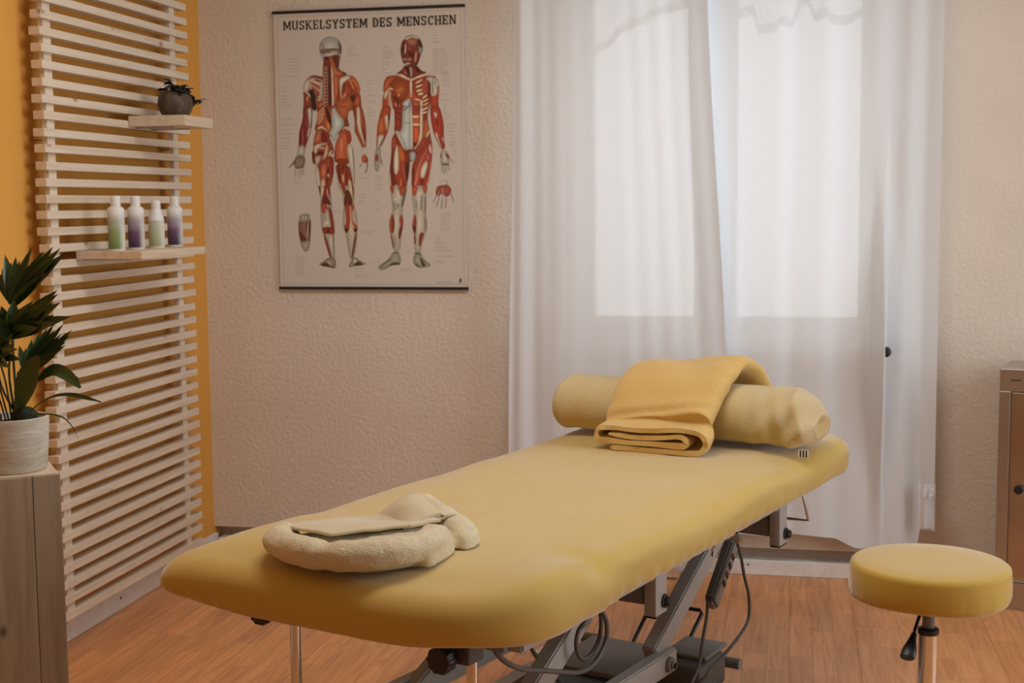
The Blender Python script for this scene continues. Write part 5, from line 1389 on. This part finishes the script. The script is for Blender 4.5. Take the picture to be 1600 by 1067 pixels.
bm = bmesh.new(); rings = []; nC = len(C_)
tow_o = Vector((.48, 0, TT))
for i, c in enumerate(C_):
    t_ = (C_[min(i+1, nC-1)]-C_[max(i-1, 0)]).normalized()
    a = R(A_[i]); cr = Vector((math.sin(a), math.cos(a), 0))
    # (u, w, z) frame: tangent t_, across cr, normal up
    cr = (cr - t_*cr.dot(t_)).normalized(); nn = Vector((t_.y*cr.z-t_.z*cr.y, t_.z*cr.x-t_.x*cr.z, t_.x*cr.y-t_.y*cr.x))
    if nn.z < 0: nn = -nn
    s = i/(nC-1); ring = []
    for k, (t, n) in enumerate(band):
        wob = .0022*nz(t*14, s*5, k*.02) + .0050*nz(t*6, s*10, 4)*(n > .02) + .0020*math.sin(t*34+s*22)*(n > .03) - .006*math.exp(-((s-.20-.25*t)/.018)**2)*(n > .045) + .004*math.exp(-((s-.24-.2*t)/.02)**2)*(n > .045)
        squash = 1-.18*sstep(.25, .55, s)
        P = c + cr*(t*(1-.03*s)+.004*nz(s*8, n*30)) + nn*(n*squash+wob)
        if s < .04: P = P + (P-c)*0 - t_*(.006*nz(t*22, n*60, 9)+.004*math.sin(t*31))
        ring.append(bm.verts.new(Vector((P.x-tow_o.x, -(P.y-tow_o.y), P.z-tow_o.z))))
    rings.append(ring)
for a, b in zip(rings, rings[1:]):
    for k in range(nb): bm.faces.new((a[k], a[(k+1) % nb], b[(k+1) % nb], b[k]))
mh = nb//2
for ring in (rings[0], rings[-1]):
    for i in range(mh-1): bm.faces.new((ring[i], ring[i+1], ring[nb-2-i], ring[nb-1-i]))
ob = autosmooth(from_bm('towel_cloth', bm, M['towel'], tow), 70)

# folded cream terry cloth at the foot end
clo = on_table('folded_cloth', -.62, 0, 'crumpled cream terry cloth with a raised flap on the foot end of the table', 'cloth')
CO = Vector((-.62, 0, TT))
def Cc(u, w, z): v = Vector((u, -w, z))-CO; return v
def puff(name, outline, h, m, zb=0.002, creases=(), n=150, rings=12, rnd=.03, prof=.55, join=None):
    """inflated cushion over an outline given in table (u, w)"""
    P = catmull([(a, b, 0) for a, b in outline]+[(outline[0][0], outline[0][1], 0)], 10)[:-1]; k = len(P)
    c = sum(P, Vector())/k; bm = bmesh.new(); prev = None
    def zof(x, y, q):
        z = h*(1-q**2.6)**prof
        for (cu, cw, wd, dp) in creases: z -= dp*math.exp(-(((x-cu)**2+(y-cw)**2)/wd**2))
        z += h*.10*nz(x, y, 1, 22) + h*.05*nz(x, y, 5, 55)
        return max(z, .001)
    top = []
    for r in range(rings+1):
        q = r/rings
        if r == 0: ring = [bm.verts.new(Cc(c.x, c.y, TT+zb+zof(c.x, c.y, 0)))]
        else:
            ring = []
            for p in P:
                qq = q**.75; x, y = c.x+(p.x-c.x)*qq, c.y+(p.y-c.y)*qq; ring.append(bm.verts.new(Cc(x, y, TT+zb+zof(x, y, qq))))
        if prev:
            for j in range(k):
                j2 = (j+1) % k
                if len(prev) == 1: bm.faces.new((prev[0], ring[j], ring[j2]))
                else: bm.faces.new((prev[j], ring[j], ring[j2], prev[j2]))
        prev = ring
    bot = [bm.verts.new(Cc(c.x+(p.x-c.x)*.97, c.y+(p.y-c.y)*.97, TT+zb)) for p in P]
    for j in range(k): bm.faces.new((prev[j], bot[j], bot[(j+1) % k], prev[(j+1) % k]))
    bm.faces.new(bot)
    if join is not None:
        bmesh.ops.recalc_face_normals(bm, faces=bm.faces); me = bpy.data.meshes.new(name); bm.to_mesh(me); bm.free(); join.append(me); return None
    return from_bm(name, bm, m, clo, True)
PARTS = []
# lower layer, then the rolled front edge, the flat velour band and the raised pouch
puff('lower_layer', [(-.785, -.12), (-.80, .0), (-.77, .070), (-.69, .115), (-.60, .105), (-.52, .105), (-.41, .02), (-.37, -.03), (-.44, -.125), (-.56, -.165), (-.69, -.21), (-.75, -.18)], .034, M['cream'], rings=14, join=PARTS)
def rollr(t): return .034*(.80+.25*math.sin(math.pi*min(1, t*1.05))) * (1-.20*math.exp(-((t-.40)/.02)**2))*(1-.05*math.exp(-((t-.70)/.04)**2)) * (1 if t < .94 else 1-.5*((t-.94)/.06)**2)
pts = catmull([Cc(u, w, z) for u, w, z in ((-.690, -.205, TT+.026), (-.755, -.165, TT+.028), (-.795, -.085, TT+.030), (-.795, .005, TT+.031), (-.755, .075, TT+.033), (-.690, .105, TT+.034), (-.620, .095, TT+.034), (-.575, .080, TT+.032))], 8)
bm = bmesh.new(); rg = sweep(bm, pts, rollr, 28, flat=.80, up=(0, 0, 1))
for v in bm.verts: v.co += Vector((.0025*nz(v.co.x, v.co.y, v.co.z, 40), .0024*nz(v.co.y, v.co.z, v.co.x, 40), .0030*nz(v.co.x, v.co.y, 3, 20)+.002*nz(v.co.x, v.co.y, 7, 60)))
bmesh.ops.recalc_face_normals(bm, faces=bm.faces); me = bpy.data.meshes.new('rolled_edge'); bm.to_mesh(me); bm.free(); PARTS.append(me)
def patch(name, c00, c10, c11, c01, bulge, m, th=.007, n=22, curl=0.0, hem=True, ripple=.0015):
    A, B, Cx, D = [Cc(*c) for c in (c00, c10, c11, c01)]; nrm = (B-A).cross(D-A).normalized()
    if nrm.z < 0: nrm = -nrm
    def f(u, v):
        p = A.lerp(B, u).lerp(D.lerp(Cx, u), v)
        b = bulge*math.sin(math.pi*u)**.8*math.sin(math.pi*v)**.8
        e = min(u, 1-u, v, 1-v)
        hm = .0018*math.exp(-((e-.02)/.03)**2) if hem else 0
        return p + nrm*(b + hm + ripple*nz(p.x, p.y, p.z, 35)+curl*(v*v))
    o = grid_mesh(name, n, n, f, m, clo); solid(o, th); subsurf(o, 1); return o
patch('velour_band', (-.705, -.215, TT+.040), (-.735, -.06, TT+.047), (-.585, .035, TT+.045), (-.545, -.135, TT+.036), .006, M['velour'])
patch('velour_band', (-.575, -.13, TT+.036), (-.60, .03, TT+.044), (-.53, .055, TT+.046), (-.50, -.085, TT+.042), .004, M['velour'])
patch('raised_flap', (-.525, -.100, TT+.040), (-.595, .010, TT+.036), (-.505, .040, TT+.052), (-.465, -.055, TT+.080), .020, M['velour'], .009)
patch('flap_back', (-.470, -.060, TT+.074), (-.505, .042, TT+.046), (-.475, .052, TT+.044), (-.435, -.040, TT+.068), .006, M['velour'], .008)
puff('end_roll', [(-.50, .02), (-.56, .12), (-.50, .125), (-.415, .035), (-.365, -.035), (-.395, -.075), (-.45, -.04)], .047, M['cream'], creases=((-.455, .01, .03, .018),), rings=10, prof=.5, join=PARTS)
puff('front_roll_end', [(-.70, .10), (-.69, .140), (-.60, .125), (-.565, .105), (-.56, .06), (-.60, .05), (-.66, .065)], .056, M['cream'], rings=10, prof=.5, join=PARTS)

bm = bmesh.new()
for me in PARTS: bm.from_mesh(me)
body = from_bm('terry_body', bm, M['cream'], clo, True)
md = body.modifiers.new('fuse', 'REMESH'); md.mode = 'VOXEL'; md.voxel_size = .0035; md.use_smooth_shade = True
md = body.modifiers.new('soften', 'SMOOTH'); md.factor = .5; md.iterations = 7
tx = bpy.data.textures.new('terry_lumps', 'CLOUDS'); tx.noise_scale = .022; tx.noise_depth = 3
md = body.modifiers.new('lumps', 'DISPLACE'); md.texture = tx; md.strength = .0035; md.mid_level = .5

# ------------------------------------------------------------------ stool
SX, SY, SZ = 2.449, -1.640, .497
st = thing('stool', (SX, SY, 0), 'round swivel stool with mustard yellow cover and chrome column', 'stool')
sr = .1745
pr = [(0, 0), (.10, .0), (sr-.014, -.0006), (sr-.007, -.0026), (sr-.0022, -.0070), (sr-.0003, -.013), (sr+.001, -.045), (sr+.0005, -.066), (sr-.003, -.076), (sr-.012, -.081), (sr-.03, -.079)]
bm = bmesh.new(); rr = lathe(bm, [(r, z+SZ) for r, z in pr], 144)
for i, ring in enumerate(rr):
    if len(ring) == 1 or pr[i][1] > -.015: continue
    for k, v in enumerate(ring):
        a = 2*math.pi*k/144; f = 1+ (.0030*math.sin(k*2.1)+.0025*math.sin(k*.9+1))*sstep(-.02, -.07, pr[i][1])
        v.co.x *= f; v.co.y *= f; v.co.z += .0025*math.sin(a*3+1)*(pr[i][1] < -.07)
SEAT = from_bm('seat_cover', bm, M['seatcover'], st, True)
turned('seat_board', [(0, SZ-.070), (sr-.02, SZ-.070), (sr-.02, SZ-.078), (.06, SZ-.080), (0, SZ-.080)], M['rubber'], st, 48)
turned('seat_plate', [(0, SZ-.080), (.07, SZ-.080), (.07, SZ-.086), (.03, SZ-.092), (0, SZ-.092)], M['rubber'], st, 32)
turned('gas_piston', [(0, .28), (.0135, .28), (.0135, SZ-.09), (0, SZ-.09)], M['midgrey'], st, 28)
turned('column_collar', [(.0135, .330), (.0225, .330), (.0235, .333), (.0235, .342), (.019, .345), (.0135, .345)], M['black'], st, 32)
turned('column', [(0, .10), (.0215, .10), (.0215, .331), (0, .331)], M['chrome'], st, 36)
# height lever with a bell-shaped grip
hd = Vector((-.062, -.160, 0)); 
lp = [Vector((-.004, -.010, SZ-.090)), Vector((-.020, -.055, SZ-.098)), Vector((-.036, -.100, SZ-.122)), Vector((-.045, -.128, SZ-.142))]
tube('lever', lp, .0038, M['black'], st, 10, smoothpts=5)
tube('lever_grip', catmull([lp[-1]+Vector((.004, .012, .009)), lp[-1]+Vector((-.006, -.016, -.012)), lp[-1]+Vector((-.014, -.040, -.030))], 8), lambda t: .0065+.010*sstep(0, .75, t)-.003*(t > .97), M['black'], st, 14, flat=.55)
turned('base_hub', [(0, .075), (.032, .075), (.034, .08), (.034, .115), (.028, .125), (.0215, .128), (0, .128)], M['chrome'], st, 32)
for k in range(5):
    a = R(40+72*k); d = Vector((math.cos(a), math.sin(a), 0))
    bm = bmesh.new(); sweep(bm, catmull([d*.02+Vector((0, 0, .105)), d*.15+Vector((0, 0, .102)), d*.29+Vector((0, 0, .085))], 6), lambda t: .017-.005*t, 14, flat=.75, up=(0, 0, 1))
    lg = autosmooth(from_bm('leg', bm, M['chrome'], st), 50)
    c = d*.275
    tube('caster_stem', [c+Vector((0, 0, .09)), c+Vector((0, 0, .045))], .006, M['steel'], lg, 8)
    n = Vector((-d.y, d.x, 0))
    for s in (-1, 1):
        bm = bmesh.new(); p0 = c+Vector((0, 0, .0255))+n*(s*.006); p1 = c+Vector((0, 0, .0255))+n*(s*.020)
        sweep(bm, [p0, p0.lerp(p1, .15), p0.lerp(p1, .85), p1], lambda t: .0225 if t in (0, 1) else .025, 24); autosmooth(from_bm('caster_wheel', bm, M['black'], lg), 40)

# ------------------------------------------------------------------ steel cabinet in the corner
CA = R(-16)
cab = thing('steel_cabinet', (2.783, -.285, 0), 'narrow stainless steel cabinet with reflection-tinted door beside the curtain', 'cabinet', rz=CA)
CW, CD, CH = .46, .24, .772
box('body', 0, CW, .012, CD, .09, CH-.0, M['steel'], cab, .003)
box('top_panel', 0, CW, 0, .0125, CH-.070, CH, M['steel'], cab, .002)
box('side_stile', 0, .034, 0, .0125, .10, CH-.0705, M['steel'], cab, .002)
box('side_stile', CW-.034, CW, 0, .0125, .10, CH-.0705, M['steel'], cab, .002)
dr = box('door', .037, CW-.037, .002, .0125, .104, CH-.074, M['warmsteel'], cab, .002)
bm = bmesh.new(); lathe(bm, [(0, 0), (.0145, 0), (.0145, .010), (.012, .013), (0, .013)], 24)
bmesh.ops.rotate(bm, verts=bm.verts, cent=(0, 0, 0), matrix=Matrix.Rotation(R(90), 3, 'X')); bmesh.ops.translate(bm, verts=bm.verts, vec=(.066, .002, .392))
autosmooth(from_bm('door_knob', bm, M['black'], dr), 40)
box('plinth', .004, CW-.004, .006, CD, 0.0, .0895, M['steel'], cab, .002)
for k in range(6): box('badge_letter', .034+.005*k, .0375+.005*k, -.0006, .0004, CH-.038, CH-.0325, M['rubber'], cab)

# ------------------------------------------------------------------ overhead fill, added out of view to brighten the room
LX, LY = 1.5, -1.75
fill_lamp = thing('added_ceiling_fill', (LX, LY, RZ), 'flat white fill light added on the ceiling out of view', 'fill_lamp')
LW, LD = 1.2, .5
for x0, x1, y0, y1 in ((-LW/2-.02, LW/2+.02, -LD/2-.02, -LD/2), (-LW/2-.02, LW/2+.02, LD/2, LD/2+.02), (-LW/2-.02, -LW/2, -LD/2, LD/2), (LW/2, LW/2+.02, -LD/2, LD/2)):
    box('housing_side', x0, x1, y0, y1, -.065, -.001, M['white'], fill_lamp, .002)
box('housing_back', -LW/2, LW/2, -LD/2, LD/2, -.02, -.001, M['white'], fill_lamp)
ld = bpy.data.lights.new('fill_light', 'AREA'); ld.shape = 'RECTANGLE'; ld.size = LW; ld.size_y = LD; ld.energy = 19.0; ld.color = (1.0, .98, .95)
lo = bpy.data.objects.new('fill_light', ld); COL.objects.link(lo); lo.parent = fill_lamp; lo.location = (0, 0, -.05)

# ------------------------------------------------------------------ crumpled film on the floor under the window
cr = thing('plastic_scrap', (1.715, -.075, 0), 'small crumpled brownish plastic scrap on the floor by the baseboard', 'plastic scrap')
grid_mesh('film', 18, 12, lambda u, v: ((u-.5)*.10, (v-.5)*.09, .004+.030*max(0, math.sin(u*3.1))*v+.010*abs(nz(u*4, v*4, 2))), plain('brownish_film', (.50, .30, .18), .25), cr, False)
solid(cr.children[0], .0015)
